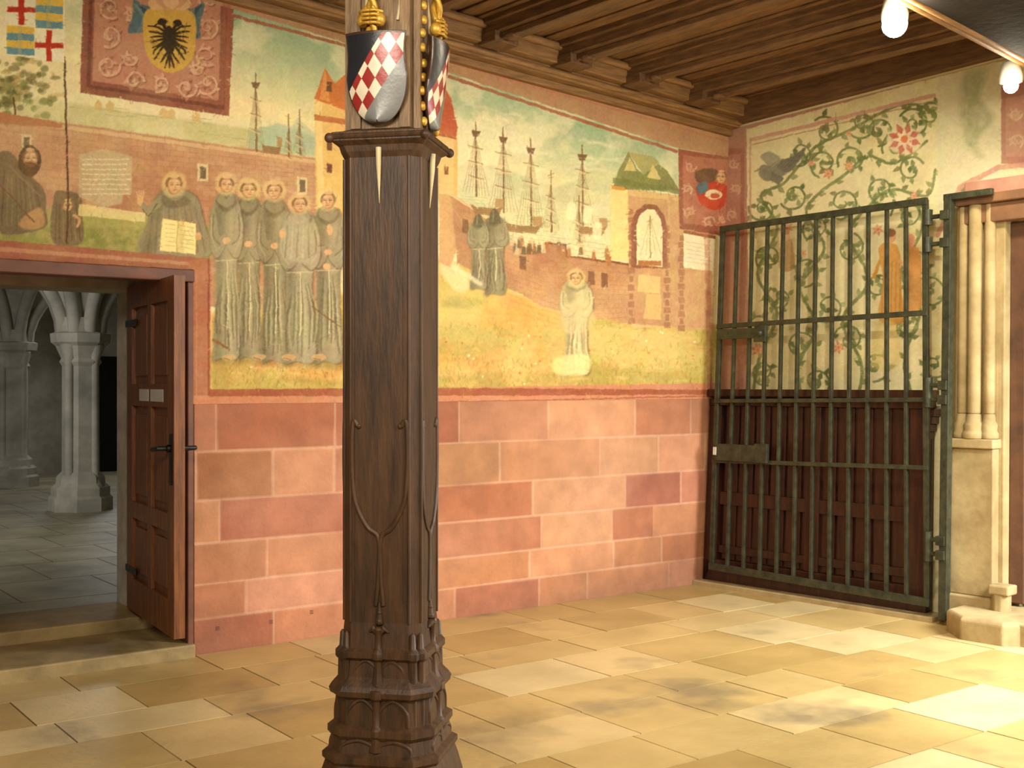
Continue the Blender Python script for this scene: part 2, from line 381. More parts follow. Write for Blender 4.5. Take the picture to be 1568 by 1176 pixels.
    A=[(974,405),(974,345),(980,328),(990,320),(1002,322),(1011,335),(1014,352),(1014,410)]
    c.poly([(966,410),(966,342),(974,322),(988,312),(1004,314),(1017,330),(1021,350),(1021,412)],(142,92,70)); c.poly(A,(226,212,168))
    c.stroke([(995,330),(995,395)],1.2,(140,110,70)); 
    for k in range(5): c.stroke([(995,332),(980+k*8,390)],.7,(150,120,80),.6)
    c.poly([(976,398),(1012,400),(1012,408),(976,406)],(170,114,70))
    for x,a_,b_ in ((966,320,500),(1021,345,505),(1043,360,508)):
        for q in range(14): 
            yy=a_+(b_-a_)*q/14; c.poly([(x-3-(q%2)*2,yy),(x+3+(q%2)*2,yy),(x+3+(q%2)*2,yy+9),(x-3-(q%2)*2,yy+9)],(154,104,78),.7)
    c.poly([(976,420),(1010,424),(1010,450),(976,446)],(222,190,126),.8); c.poly([(990,450),(1012,452),(1012,490),(985,488)],(214,180,118),.8)
    c.poly([(1046,352),(1094,361),(1093,416),(1046,410)],(228,216,182)); c.poly([(1046,352),(1094,361),(1094,366),(1046,357)],(150,90,60))
    for j in range(6): c.stroke([(1051,370+j*6),(1088,376+j*6)],1,(190,168,128),.6)
    def ship(x,y0,y1,w,top=True):
        col=(128,100,68)
        c.stroke([(x,y0),(x+1,y1)],[1.6,3.2],col,.95)
        if top: c.poly([(x-7,y0+14),(x+7,y0+15),(x+4,y0+24),(x-4,y0+23)],(116,86,58),.95)
        for k in range(5):
            c.stroke([(x,y0+20),(x-w+k*w*.25,y1-6)],.7,col,.5); c.stroke([(x,y0+20),(x+w-k*w*.25,y1)],.7,col,.5)
        for k in range(5): c.stroke([(x-w*(.3+.14*k),y0+55+k*(y1-y0)*.13),(x+w*(.3+.14*k),y0+58+k*(y1-y0)*.13)],.5,col,.35)
        for k in range(3):
            yy=y0+40+k*(y1-y0)*.2; c.stroke([(x-w*.55,yy-3),(x+w*.55,yy+3)],1.3,col,.75)
            c.stroke([(x-w*.5,yy-1),(x,yy+3),(x+w*.5,yy+5)],[2,3,2],(214,194,146),.6,sm=True)
    ship(728,186,300,20); ship(770,195,325,22); ship(812,212,350,22); ship(843,262,355,13,False); ship(891,222,345,18); ship(886,300,372,10,False)
    ship(391,112,232,14); ship(458,168,236,9,False); ship(441,175,238,7,False)
    for (x,y,w) in ((745,318,26),(800,345,30),(905,348,24),(415,224,16)):
        c.poly([(x-w,y-6),(x-w*.7,y+10),(x+w*.7,y+13),(x+w,y-3),(x+w*.6,y+2),(x-w*.6,y-1)],(150,114,76),.9)
        for q in range(3): c.stroke([(x-w*.8,y+q*3),(x+w*.85,y+3+q*3)],.8,(112,84,56),.6)
        c.poly([(x+w*.5,y-14),(x+w,y-13),(x+w,y),(x+w*.5,y)],(168,130,88),.85)
    for (x,y) in ((895,335),(910,360),(870,330)):
        c.poly([(x,y-18),(x+11,y-16),(x+9,y+6),(x-3,y+4)],(234,222,182),.8,1.2,sm=True)
    for i in range(26):
        x=random.uniform(780,935);y=365+(x-780)*.12+random.uniform(0,16)
        c.ell(x,y-6,1.8,2.0,(205,165,118)); c.poly([(x-2.5,y-4),(x+2.5,y-4),(x+3.5,y+9),(x-3.5,y+9)],random.choice([(120,90,60),(166,108,68),(198,180,138),(104,94,68)]),.85)
    def head(x,y,r,face=1,halo=True,skin=(212,168,122)):
        if halo: c.ell(x,y-1,r*1.3,r*1.35,(230,204,134),.5,f=2)
        c.ell(x,y,r*.78,r,(skin[0]-30,skin[1]-34,skin[2]-32)); c.ell(x+face*r*.1,y,r*.66,r*.9,skin,.95,f=1.2); c.ell(x+face*r*.3,y-r*.1,r*.28,r*.5,(228,192,150),.6,f=2)
        c.stroke([(x-r*.76,y+r*.12),(x-r*.7,y-r*.4),(x-r*.3,y-r*.72),(x+r*.4,y-r*.7),(x+r*.74,y-r*.3),(x+r*.76,y+r*.05)],r*.26,(132,98,68),.8,sm=True,f=.8)
        c.ell(x,y-r*.86,r*.5,r*.2,(218,178,132),.9)
        c.poly([(x-r*.4,y+r*.55),(x+face*r*.1,y+r*.98),(x+r*.5,y+r*.55),(x+r*.3,y+r*.9),(x-r*.2,y+r*.95)],(160,120,86),.35,1)
        for q in (-1,1):
            c.stroke([(x+q*r*.3-r*.14+face*r*.1,y-r*.02),(x+q*r*.3+r*.14+face*r*.1,y)],1.4,(90,60,42),.8); c.stroke([(x+q*r*.3-r*.18+face*r*.1,y-r*.2),(x+q*r*.3+r*.18+face*r*.1,y-r*.2)],.8,(120,84,56),.6)
        c.stroke([(x+face*r*.12,y),(x+face*r*.26,y+r*.3),(x+face*r*.06,y+r*.34)],.9,(156,108,72),.8); c.stroke([(x-r*.16+face*r*.1,y+r*.55),(x+r*.2+face*r*.1,y+r*.55)],1.1,(150,88,62),.8)
    def monk(x,y,h,w,base=(150,138,108),dk=(96,86,62),lt=(190,178,142),halo=True,hood=False,face=1,hr=None):
        hr=hr or (13.5 if h>200 else h*.07)
        fy=y+hr*1.1
        B=[(x-.16*w,y+.095*h),(x-.38*w,y+.135*h),(x-.5*w,y+.25*h),(x-.52*w,y+.39*h),(x-.36*w,y+.47*h),(x-.34*w,y+.7*h),(x-.42*w,y+h),(x-.1*w,y+h*1.01),(x+.4*w,y+h),(x+.34*w,y+.7*h),(x+.34*w,y+.47*h),(x+.52*w,y+.38*h),(x+.48*w,y+.25*h),(x+.36*w,y+.135*h),(x+.16*w,y+.095*h)]
        c.poly([(p[0]+2,p[1]+1) for p in B],(96,80,58),.75,2.2,sm=True)
        c.poly(B,base,1,1.0,sm=True)
        c.poly([(x-.1*w,y+.15*h),(x-.5*w,y+.25*h),(x-.34*w,y+.47*h),(x-.33*w,y+.72*h),(x-.42*w,y+h),(x-.22*w,y+h),(x-.16*w,y+.6*h)],dk,.45,5,sm=True)
        c.poly([(x+.1*w,y+.16*h),(x+.24*w,y+.2*h),(x+.2*w,y+.6*h),(x+.26*w,y+.97*h),(x+.06*w,y+.97*h)],lt,.45,5,sm=True)
        for k in range(6):
            u=-.3+.62*k/5+random.uniform(-.03,.03); bb=random.uniform(-4,4); y0=.48+random.random()*.14; y1=random.uniform(.86,.985)
            c.stroke([(x+u*w*.7,y+y0*h),(x+u*w+bb,y+(y0+y1)/2*h),(x+u*w*1.1,y+y1*h)],[.6,3.2,1.6],dk,random.uniform(.45,.75),sm=True,f=1.1)
            c.stroke([(x+(u+.06)*w*.7,y+(y0+.03)*h),(x+(u+.07)*w+bb,y+(y0+y1)/2*h),(x+(u+.065)*w*1.05,y+(y1-.02)*h)],[.6,2.8,1.4],lt,random.uniform(.4,.7),sm=True,f=1.1)
        for sx in (-1,1):
            S=[(x+sx*.42*w,y+.17*h),(x+sx*.53*w,y+.28*h),(x+sx*.5*w,y+.4*h),(x+sx*.3*w,y+.46*h),(x+sx*.04*w,y+.4*h),(x+sx*.04*w,y+.33*h),(x+sx*.24*w,y+.33*h),(x+sx*.3*w,y+.24*h)]
            c.poly([(p[0],p[1]+2) for p in S],dk,.8,1.8,sm=True); c.poly(S,base if sx<0 else tuple(v+12 for v in base),.95,.9,sm=True)
            c.stroke([(x+sx*.4*w,y+.22*h),(x+sx*.42*w,y+.34*h),(x+sx*.2*w,y+.385*h)],2,dk,.55,sm=True,f=.9); c.stroke([(x+sx*.46*w,y+.24*h),(x+sx*.46*w,y+.35*h),(x+sx*.28*w,y+.42*h)],1.8,lt,.6,sm=True,f=.9)
        c.stroke([(x+1,y+.47*h),(x+3,y+.7*h),(x+1,y+.86*h)],1.5,(216,204,162),.9)
        c.stroke([(x-.33*w,y+.475*h),(x+.33*w,y+.47*h)],2,(204,190,148),.6)
        if not hood: c.ell(x-.0*w,y+.365*h,hr*.45,hr*.36,(212,166,120))
        c.poly([(x-.34*w,y+.15*h),(x-.17*w,y+.095*h),(x,y+.12*h),(x+.17*w,y+.095*h),(x+.34*w,y+.15*h),(x+.1*w,y+.2*h),(x-.12*w,y+.2*h)],dk,.55,1.5,sm=True)
        c.poly([(x-.28*w,y+.145*h),(x-.16*w,y+.1*h),(x,y+.135*h),(x+.16*w,y+.1*h),(x+.28*w,y+.145*h),(x,y+.18*h)],base,.9,1.2,sm=True)
        if hood:
            c.poly([(x-hr*.9,fy+hr*1.3),(x-hr*.8,fy-hr*.3),(x,fy-hr*1.2),(x+hr*.8,fy-hr*.3),(x+hr*.9,fy+hr*1.3)],dk,1,1,sm=True); c.stroke([(x-hr*.3,fy+hr),(x-hr*.2,fy-hr*.8)],1.4,lt,.5)
        else: head(x,fy,hr,face,halo)
    c.poly([(-10,250),(12,232),(40,262),(66,290),(70,320),(66,350),(-10,352)],(118,100,74),1,1,sm=True); 
    for k in range(9): c.stroke([(6+k*6,262+k*3),(2+k*8,345)],random.uniform(1,2.5),random.choice([(86,70,50),(146,128,96)]),.6,f=.8)
    c.stroke([(10,250),(60,300)],3,(150,130,96),.5)
    c.ell(45,246,18,24,(92,74,52)); head(46,242,15,1,False); c.poly([(34,250),(58,250),(52,268),(42,270)],(112,80,52),.8,1.5,sm=True)
    c.poly([(82,300),(98,292),(122,300),(126,330),(124,372),(80,370)],(120,100,72),1,1,sm=True)
    for k in range(7): c.stroke([(86+k*5,312),(84+k*6.5,368)],1.5,random.choice([(84,66,46),(150,128,94)]),.6)
    head(103,314,9.5,1,False); c.stroke([(112,330),(122,336),(118,346)],4,(206,160,112),.9,sm=True)
    c.poly([(28,340),(60,318),(68,345),(40,352)],(192,142,96),.8,1.5,sm=True)
    c.stroke([(98,88),(104,300),(102,372)],3,(90,58,42)); c.stroke([(-12,270),(52,340)],2.2,(112,74,50))
    c.poly([(120,236),(162,228),(202,240),(201,296),(188,300),(186,312),(158,318),(136,308),(120,300)],(192,168,128),1,1,nz=.1)
    for j in range(8):
        x=126
        while x<194:
            l=random.uniform(3,8); c.stroke([(x,244+j*7.6),(x+l,244.5+j*7.6)],2,(228,214,182),.75,f=.7); x+=l+3
    c.poly([(120,312),(222,326),(222,340),(120,330)],(228,208,146),.8)
    BK=[(238,302),(262,288),(298,300),(312,340),(318,392),(214,386),(224,345)]
    c.poly([(p[0]+2,p[1]) for p in BK],(92,76,54),.7,2,sm=True); c.poly(BK,(146,134,104),1,1,sm=True)
    c.poly([(238,302),(250,300),(236,386),(214,386),(224,345)],(110,98,72),.5,4,sm=True)
    for k in range(9): c.stroke([(234+k*8,314+random.uniform(0,8)),(226+k*11,386)],[1,3],random.choice([(104,92,68),(184,170,134)]),.55,f=1)
    c.stroke([(246,306),(228,322),(216,312)],[13,8],(150,138,108),sm=True); c.stroke([(240,312),(228,330),(218,320)],1.8,(96,84,58),.8,sm=True); c.ell(214,307,4.5,8,(214,168,120))
    for q in range(4): c.stroke([(210.5+q*2.5,303),(209+q*3.4,292+abs(q-1.5))],1.8,(214,168,120))
    head(266,283,15,1)
    c.poly([(250,298),(267,308),(284,300),(290,312),(262,320),(246,310)],(112,100,74),.7,1.5,sm=True)
    c.poly([(248,334),(300,342),(300,390),(244,384)],(238,218,152)); c.stroke([(272,338),(270,386)],1.5,(186,154,90)); c.stroke([(248,334),(300,342),(300,390)],1.3,(160,122,70)); c.poly([(272,338),(282,341),(281,388),(270,386)],(206,180,116),.5,2)
    for j in range(6):
        c.stroke([(253,343+j*6.5),(268,345+j*6.5)],1,(180,150,95),.7); c.stroke([(276,346+j*6.5),(296,349+j*6.5)],1,(180,150,95),.7)
    c.ell(303,362,5,7,(206,160,112))
    c.poly([(322,540),(430,548),(530,552),(530,566),(322,556)],(134,112,64),.5,4)
    monk(502,292,258,52,face=-1); monk(380,276,268,46,(142,130,100),face=1); monk(346,268,276,48,(154,142,112),face=1); monk(420,278,270,50,(144,132,102),face=-1); monk(458,298,252,60,(160,148,118),face=1)
    c.poly([(436,338),(468,332),(482,378),(472,402),(434,392)],(176,166,138),.8,2,sm=True)
    for k in range(5): c.stroke([(440+k*8,344),(436+k*9,394)],[1,2.5],[(118,108,84),(200,190,158)][k%2],.6,f=.9)
    c.ell(432,358,5,8,(212,168,120)); c.ell(504,352,4.5,9,(212,168,120)); c.ell(500,408,6,5,(212,168,120))
    for q in (0,1,2,3):
        c.ell(350+q*46,547,11,5,(200,160,112),.8); c.stroke([(342+q*46,548),(352+q*46,551)],1.2,(120,84,56),.8)
    c.stroke([(326,520),(350,534)],4,(134,92,58)); c.stroke([(478,470),(520,500)],2,(120,90,55))
    monk(757,320,128,38,(138,128,98),(98,88,66),(164,152,120),halo=False,hood=True,hr=9); monk(732,328,112,30,(148,138,108),(106,96,72),(174,162,128),halo=False,hood=True,hr=8)
    for q in range(3): c.ell(700+q*14,412+q*9,12,4,(230,216,170),.7,rot=.5,f=2)
    monk(882,414,156,48,(182,168,124),(132,116,82),(230,214,164),halo=True,face=-1,hr=11)
    c.poly([(862,468),(900,462),(908,500),(866,510)],(208,190,138),.5,2,sm=True); c.poly([(852,548),(900,544),(898,572),(850,572)],(234,212,146),.7,2,sm=True)
    R=[(128,-60),(361,-60),(350,178),(122,142)]
    c.poly(R,(142,88,70)); c.poly([(146,-60),(340,-60),(334,154),(141,124)],(182,126,102)); c.poly([(138,-60),(143,-60),(138,130),(337,161),(342,161),(347,-60),(350,-60),(343,168),(132,134)],(108,62,50),.8)
    for (x,y,r,a0,d) in ((165,100,19,0,1),(168,55,18,2,-1),(168,12,18,1,1),(205,124,15,0,-1),(318,128,19,3,-1),(315,85,17,1,1),(318,42,18,2,-1),(320,0,17,2,1),(285,134,16,0,1),(245,128,14,2,-1),(198,90,11,0,1),(200,20,12,2,-1),(300,105,10,0,1)):
        spiral(c,x+1.6,y+2,r,a0,d,4.2,(132,82,66),1.3,[(136,84,68)],10,a=.8)
        spiral(c,x,y,r,a0,d,4.2,(210,166,138),1.3,[(208,162,134),(178,120,98)],10)
    c.poly([(205,0),(225,10),(290,14),(312,4),(305,40),(300,60),(222,50),(196,50),(202,25)],(84,106,112),1,1,sm=True)
    for q in range(5):
        c.stroke([(205+q*4,6+q*2),(218+q*3,28),(210+q*5,50)],2,random.choice([(52,70,78),(120,138,138)]),.8,sm=True); c.stroke([(308-q*4,8+q*2),(294-q*2,32),(302-q*4,56)],2,random.choice([(52,70,78),(120,138,138)]),.8,sm=True)
    c.poly([(222,18),(258,12),(296,22),(299,70),(288,98),(260,112),(232,96),(220,66)],(202,162,76),1,1,sm=True)
    bk=(58,44,30)
    c.ell(259,62,9,22,bk); c.ell(248,34,7,6,bk); c.ell(271,36,7,6,bk); c.stroke([(242,36),(236,40)],2,bk); c.stroke([(277,38),(283,42)],2,bk); c.stroke([(250,38),(256,50)],5,bk); c.stroke([(269,40),(262,50)],5,bk)
    for q in (-1,1):
        for k in range(7): c.stroke([(259+q*6,50+k*3),(259+q*(18+k%2*4),42+k*7),(259+q*(32-k*1.5),40+k*8.5)],[4,2],bk,sm=True)
        c.stroke([(259+q*3,80),(259+q*14,96)],[4,2],bk)
    for k in (-1,0,1): c.stroke([(259,80),(259+k*7,104)],[5,2],bk)
    for x in (240,258,278): c.ell(x,6,14,10,(214,170,124))
    c.ell(262,-2,24,16,(200,146,108)); c.ell(262,2,12,12,(222,180,136),.8)
    c.poly([(8,-14),(98,-10),(98,96),(8,84)],(236,224,180))
    def cross(x,y,w,h):
        c.poly([(x,y),(x+w,y+2),(x+w,y+h),(x,y+h-2)],(232,222,190)); c.poly([(x+w*.4,y),(x+w*.6,y),(x+w*.6,y+h),(x+w*.4,y+h)],(184,56,38)); c.poly([(x,y+h*.4),(x+w,y+h*.42),(x+w,y+h*.6),(x,y+h*.58)],(184,56,38))
    def bars(x,y,w,h):
        for k in range(4): c.poly([(x,y+h*k/4),(x+w,y+h*k/4+3),(x+w,y+h*(k+1)/4+3),(x,y+h*(k+1)/4)],[(220,180,76),(104,142,150)][k%2])
        c.poly([(x+w*.4,y),(x+w*.55,y),(x+w*.55,y+h),(x+w*.4,y+h)],(170,170,120),.5)
    cross(10,-8,44,46); bars(54,-4,42,46); bars(10,39,42,44); cross(53,46,43,48); 
    red=(160,94,70)
    top=[(-260,-170),(355,14),(530,66),(675,108),(1035,226),(1112,240)]
    c.poly([(-260,-400)]+top+[(1160,250),(1160,-400)],(176,134,102)); 
    c.stroke([(355,24),(530,70),(675,114),(1035,232)],5,red,.9); c.stroke([(355,8),(530,50),(675,92),(1118,218)],3,(182,112,90),.7)
    c.poly([(340,-60),(354,-60),(350,178),(344,176)],red,.5)
    c.poly([(1038,228),(1112,240),(1160,240),(1160,362),(1110,362),(1040,350)],(148,88,70)); c.poly([(1045,238),(1160,250),(1160,352),(1046,342)],(170,110,88))
    for (x,y,r,a0,d) in ((1056,255,9,0,1),(1052,290,8,1,-1),(1056,325,9,2,1),(1085,340,9,0,-1),(1105,335,7,0,1)): spiral(c,x,y,r,a0,d,2.5,(206,164,136),1.2,[(196,148,120)],6)
    c.poly([(1066,284),(1090,276),(1114,288),(1110,312),(1092,322),(1070,308)],(184,64,44),1,1,sm=True); c.ell(1092,298,13,8,(222,202,168)); c.ell(1094,300,7,4,(184,84,64))
    c.poly([(1066,262),(1092,258),(1100,270),(1084,280),(1066,278)],(108,80,58),1,1,sm=True); c.poly([(1066,284),(1080,278),(1084,290),(1070,298)],(88,108,116),1,1,sm=True); head(1104,271,10,-1,False)
    c.poly([(-260,352),(0,368),(322,396),(322,430),(-260,400)],(158,96,72)); c.poly([(-260,362),(0,378),(312,403),(312,408),(-260,366)],(200,150,118),.6)
    c.poly([(288,400),(322,396),(322,650),(288,650)],(168,106,80)); c.stroke([(319,396),(319,606)],2.4,(134,70,52)); c.stroke([(300,420),(300,625)],1.5,(194,142,110),.6)
    c.poly([(288,606),(322,606),(680,594),(1112,586),(1112,650),(288,650)],(190,126,96)); c.poly([(320,596),(680,594),(1112,597),(1112,604),(680,606),(320,607)],(152,84,60)); 
    c.stroke([(290,622),(680,616),(1112,606)],2,(142,80,60),.8)
    c.stroke([(1082,360),(1086,600)],8,(168,106,84),.7,nz=.6)
    for i in range(25):
        x=random.uniform(0,1080);y=random.uniform(120,590); pts=[(x,y)]
        for k in range(6): x+=random.uniform(-12,12); y+=random.uniform(2,14); pts.append((x,y))
        c.stroke(pts,.7,(140,110,75),.3)
    lum=c.a.mean(-1,keepdims=True); c.a=lum*np.array((1.01,1.,.97))+(c.a-lum)*.98; c.a=(c.a-150)*1.03+148
    c.age(.03)
    return c
def paint_vines():
    c=Canvas(1080,60,1720,1010,1.5,(222,210,160))
    c.a+= (np.array((204,188,132))-c.a)*(c.n[2]*c.n[1]*.9)[...,None]
    g=[(112,124,72),(90,106,58),(132,140,88),(116,118,68)]
    rows=[(1168,320),(1178,395),(1195,455),(1165,500),(1215,300),(1250,350),(1232,415),(1262,250),(1290,310),(1300,380),(1268,470),(1305,245),(1345,200),(1350,290),(1395,260),(1400,190),(1345,440),(1300,520),(1225,530),(1390,330),(1400,400),(1385,500),(1340,560),(1170,570),(1250,585),(1430,560),(1425,175),(1265,200),(1225,235),(1425,450),(1320,160+30),(1370,225)]
    for pts in ([(1150,620),(1165,540),(1190,480),(1160,420),(1190,350),(1165,300),(1200,280),(1250,225),(1300,200),(1380,160),(1430,170)],
                [(1230,620),(1222,560),(1250,500),(1225,440),(1262,380),(1235,320),(1290,270),(1330,240),(1370,250),(1420,215)],
                [(1310,620),(1320,560),(1290,490),(1330,430),(1300,360),(1335,310),(1370,290),(1420,300),(1432,260)],
                [(1400,620),(1385,550),(1410,470),(1380,420),(1412,350),(1400,300)]):
        c.stroke(pts,[5.5,4],(100,112,62),.95,sm=True,nz=.2)
        P=smoothc(pts,False,5)
        for i in range(1,len(P)-1,2):
            t=P[i+1]-P[i-1]; an=math.atan2(t[1],t[0])
            leaf(c,P[i][0],P[i][1],an+random.choice([-1,1])*random.uniform(.5,1.2),14,4.4,random.choice(g),.95)
    for i,(x,y) in enumerate(rows):
        spiral(c,x,y,random.uniform(20,27),random.uniform(0,6),1 if i%2 else -1,3.6,(98,110,62),1.35,g,14)
    def flower(x,y,r,c1,c2,n=7):
        for k in range(n): leaf(c,x,y,k*2*math.pi/n+.3,r,r*.26,c1)
        for k in range(n): leaf(c,x,y,k*2*math.pi/n+.75,r*.7,r*.14,c2)
        c.ell(x,y,r*.22,r*.22,(214,120,70))
    c.ell(1385,215,27,22,(226,208,164),.9,f=2); flower(1385,213,26,(190,100,80),(232,214,176),8)
    for x,y,r in ((1268,266,10),(1300,254,9),(1205,350,11),(1344,352,10),(1160,536,12),(1284,532,11),(1230,388,7),(1400,300,8),(1300,205,6),(1242,250,6)): flower(x,y,r,(200,130,104),(222,178,122),6)
    b=(124,120,100)
    c.poly([(1162,262),(1180,250),(1198,244),(1212,250),(1204,266),(1184,276),(1170,276)],b,1,1,sm=True); c.ell(1170,258,7,6,b); c.poly([(1190,252),(1215,238),(1234,226),(1224,246),(1206,264)],(106,102,86),1,1,sm=True); c.poly([(1182,262),(1200,272),(1192,284),(1180,276)],(104,100,84)); c.stroke([(1164,258),(1156,262)],2,b); c.poly([(1165,240),(1180,232),(1196,244),(1182,256)],(146,140,116),1,1,sm=True)
    for q in range(6): c.stroke([(1178+q*6,256),(1192+q*7,246-q*2)],1,(84,78,62),.6)
    c.poly([(1346,380),(1366,372),(1378,388),(1380,440),(1384,492),(1346,490),(1352,430)],(198,140,64),.95,1,sm=True); c.ell(1364,362,8,10,(208,154,106)); c.ell(1364,356,8,6,(136,90,54))
    for q in range(5): c.stroke([(1354+q*6,400),(1350+q*7,486)],1.5,(156,98,46),.6)
    c.poly([(1386,384),(1402,378),(1410,392),(1412,440),(1412,470),(1388,470)],(200,134,66),.9,1,sm=True); c.ell(1394,368,8,10,(202,140,104)); c.stroke([(1378,400),(1390,410)],5,(208,156,110)); c.stroke([(1350,395),(1338,425)],5,(198,140,64))
    c.poly([(1196,372),(1212,368),(1216,410),(1194,412)],(170,126,80),.8,1,sm=True); c.ell(1204,362,6,7,(206,158,116))
    c.poly([(1340,500),(1372,498),(1376,560),(1338,562)],(220,192,116),.6,2,sm=True)
    c.poly([(1080,60),(1720,-30),(1720,60),(1500,100),(1143,198),(1143,216),(1148,620),(1080,620)],(166,114,92)); 
    c.poly([(1080,230),(1140,226),(1140,362),(1080,362)],(148,88,70)); c.poly([(1080,240),(1134,236),(1134,352),(1080,352)],(170,110,88))
    for (x,y,r,a0,d) in ((1122,250,8,0,1),(1126,290,8,1,-1),(1122,330,9,2,1)): spiral(c,x,y,r,a0,d,2.5,(206,164,136),1.2,[(196,148,120)],6)
    c.stroke([(1150,214),(1430,146)],6,(200,150,124)); c.stroke([(1150,222),(1430,154)],1.5,(150,90,60),.7); c.stroke([(1149,214),(1149,620)],3,(188,140,110),.8)
    c.poly([(1436,120),(1500,104),(1720,40),(1720,320),(1436,320)],(214,204,162),1,2)
    c.poly([(1478,112),(1512,108),(1500,150),(1522,180),(1498,215),(1505,240),(1482,225),(1470,170)],(146,152,106),.7,5,sm=True,nz=.4)
    c.poly([(1533,130),(1720,90),(1720,262),(1533,250)],(168,114,94)); c.poly([(1540,150),(1720,120),(1720,240),(1540,240)],(182,132,110))
    for (x,y,r,a0,d) in ((1555,175,10,0,1),(1556,215,12,1,-1),(1580,190,12,1,-1)): spiral(c,x,y,r,a0,d,3,(208,176,146),1.2,[(200,160,130)],8)
    c.stroke([(1436,360),(1470,286),(1530,256),(1720,240)],8,(192,136,112),.9)
    c.poly([(1432,620),(1500,620),(1500,1010),(1432,1010)],(216,204,164),.5,3)
    c.age(.08,(214,202,158),.5,7,.16,5000)
    return c

XR=-4.2; XL=-5.35; ZD=2.2
# ---------- mural
cm=paint_mural()
nu,nv=1700,560
xs=np.linspace(-6.6,.20,nu); vs=np.linspace(0,1,nv)
Xg=np.repeat(xs[None],nv,0); z0=1.435; Zt=zc(Xg,0)+.02
Zg=z0+(Zt-z0)*vs[:,None]
px,py=proj(Xg,0,Zg); C=cm.sample(px,py)
mask=~((Xg<XR)&(Xg>XL)&(Zg<ZD))
gridmesh('mural_painting',Xg,np.full_like(Xg,-.004),Zg,C,[m_paint],mask)
del cm
# ---------- dado stones
xs=np.arange(-7.2,.10,.010); zs=np.arange(-.01,1.441,.008)
Xg,Zg=np.meshgrid(xs,zs); C=np.zeros(Xg.shape+(3,)); rec=np.zeros(Xg.shape)
cs=[-.02,.2,.40,.635,.88,1.16,1.46]; pal=[(184,126,90),(176,117,82),(190,135,98),(166,106,74),(180,124,88),(192,140,104),(158,99,72),(178,122,88)]
wob=(fbm(Xg.shape[0],Xg.shape[1],30)-.5)*.03
for i in range(len(cs)-1):
    x=-7.3
    while x<.3:
        l=random.uniform(.4,1.0); 
        zb0=cs[i]; zb1=cs[i+1]
        m=(Xg>=x)&(Xg<x+l)&(Zg>=zb0)&(Zg<zb1)
        C[m]=random.choice(pal)+rng.normal(0,2.5,3)
        d=np.minimum(np.minimum(Xg-x,x+l-Xg),np.minimum(Zg-zb0,zb1-Zg))+wob*.35
        ja=np.clip((.010-d)/.006,0,1)*m
        C=C*(1-ja[...,None]*.6)+np.array((212,170,138))*ja[...,None]*.6; rec+=ja*.0022
        x+=l
h_,w_=Xg.shape
nz=fbm(h_,w_,60)[...,None]; n4=fbm(h_,w_,120,5)[...,None]
C*=(.82+.32*nz)
C+=(np.array((200,152,122))-C)*np.clip((n4-.52)*4,0,1)*.4
C+=(np.array((144,96,74))-C)*np.clip((.47-n4)*5,0,1)*.55
foot_dark=np.clip((.22-Zg)/.3,0,1)[...,None]*.3; C=C*(1-foot_dark)+np.array((134,98,74))*foot_dark  # stone colour gets darker towards the bottom
mask=~((Xg<XR)&(Xg>XL))
dado=gridmesh('wall_back_face',Xg,rec,Zg,lin(np.clip(C,0,255)),[m_stone],mask)
b=MB()
b.obox(M,XR,.12,0,3.75,-.77,-.012)
b.obox(M,-9,XL,0,3.95,-.77,-.012)
b.obox(M,XL,XR,ZD,3.8,-.77,-.012)
ox0,ox1,oz=-5.09,-4.27,2.13
b.obox(M,ox1,.12,0,3.75,-1.12,-.771,1); b.obox(M,-9,ox0,0,3.95,-1.12,-.771,1); b.obox(M,ox0,ox1,oz,3.8,-1.12,-.771,1)
b.obox(M,XL,XR,ZD-.002,ZD+.01,-.6,-.02,2)
core=b.make('wall_back',[m_stone,m_jamb,m_redwood])
bpy.ops.object.select_all(action='DESELECT'); dado.select_set(True); core.select_set(True); bpy.context.view_layer.objects.active=core
ca=core.data.color_attributes.new(name='Col',type='FLOAT_COLOR',domain='POINT')
ca.data.foreach_set('color',np.tile(np.array([*lin((184,128,94)),1],np.float32),len(core.data.vertices)))
bpy.ops.object.join()
b=MB()
for px_,py_ in ((333,965),(415,955),(477,940)):
    x_,z_=mur(px_,py_); z_=max(z_,.05)
    for q in range(3): b.obox(M,x_-.011,x_+.011,z_+q*.009,z_+q*.009+.004,.0,.003)
b.make('wall_vents',[m_redwood])
# ---------- door frame (wood)
b=MB()
b.obox(M,XL,XR,ZD-.07,ZD+.0,-.12,.03); b.obox(M,XL,XL+.06,0,ZD-.07,-.12,.02); b.obox(M,XR-.035,XR,.0,ZD-.07,-.14,.015)
b.make('trim_1',[m_redwood],.006)
# ---------- door leaf
b=MB(); H=Vector((-4.262,.765,0)); Fr=Vector((-4.36,-.30,0)); t=(Fr-H); Lw=t.length; t.normalize(); nn=Vector((t.y,-t.x,0))
if nn.x>0: nn=-nn
def D(s,z,d): p=H+t*s+nn*d; return (p.x,p.y,z)
z0,z1=.17,2.14
b.obox(D,0,Lw,z0,z1,.0,.035)
for a0,a1 in ((0,.13),(Lw-.13,Lw)): b.obox(D,a0,a1,z0,z1,.035,.06)
for za,zb in ((z0,z0+.2),(.74,.84),(1.42,1.55),(z1-.13,z1)): b.obox(D,.13,Lw-.13,za,zb,.035,.06)
for a0,a1 in ((.13,Lw/2-.04),(Lw/2+.04,Lw-.13)):
    for za,zb in ((z0+.2,.74),(.84,1.42),(1.55,z1-.13)): b.obox(D,a0+.05,a1-.05,za+.05,zb-.05,.035,.05)
b.obox(D,Lw/2-.04,Lw/2+.04,z0+.2,z1-.13,.035,.058)
b.obox(D,Lw-.075,Lw-.03,1.0,1.28,.06,.066,1)
hx=Lw-.05
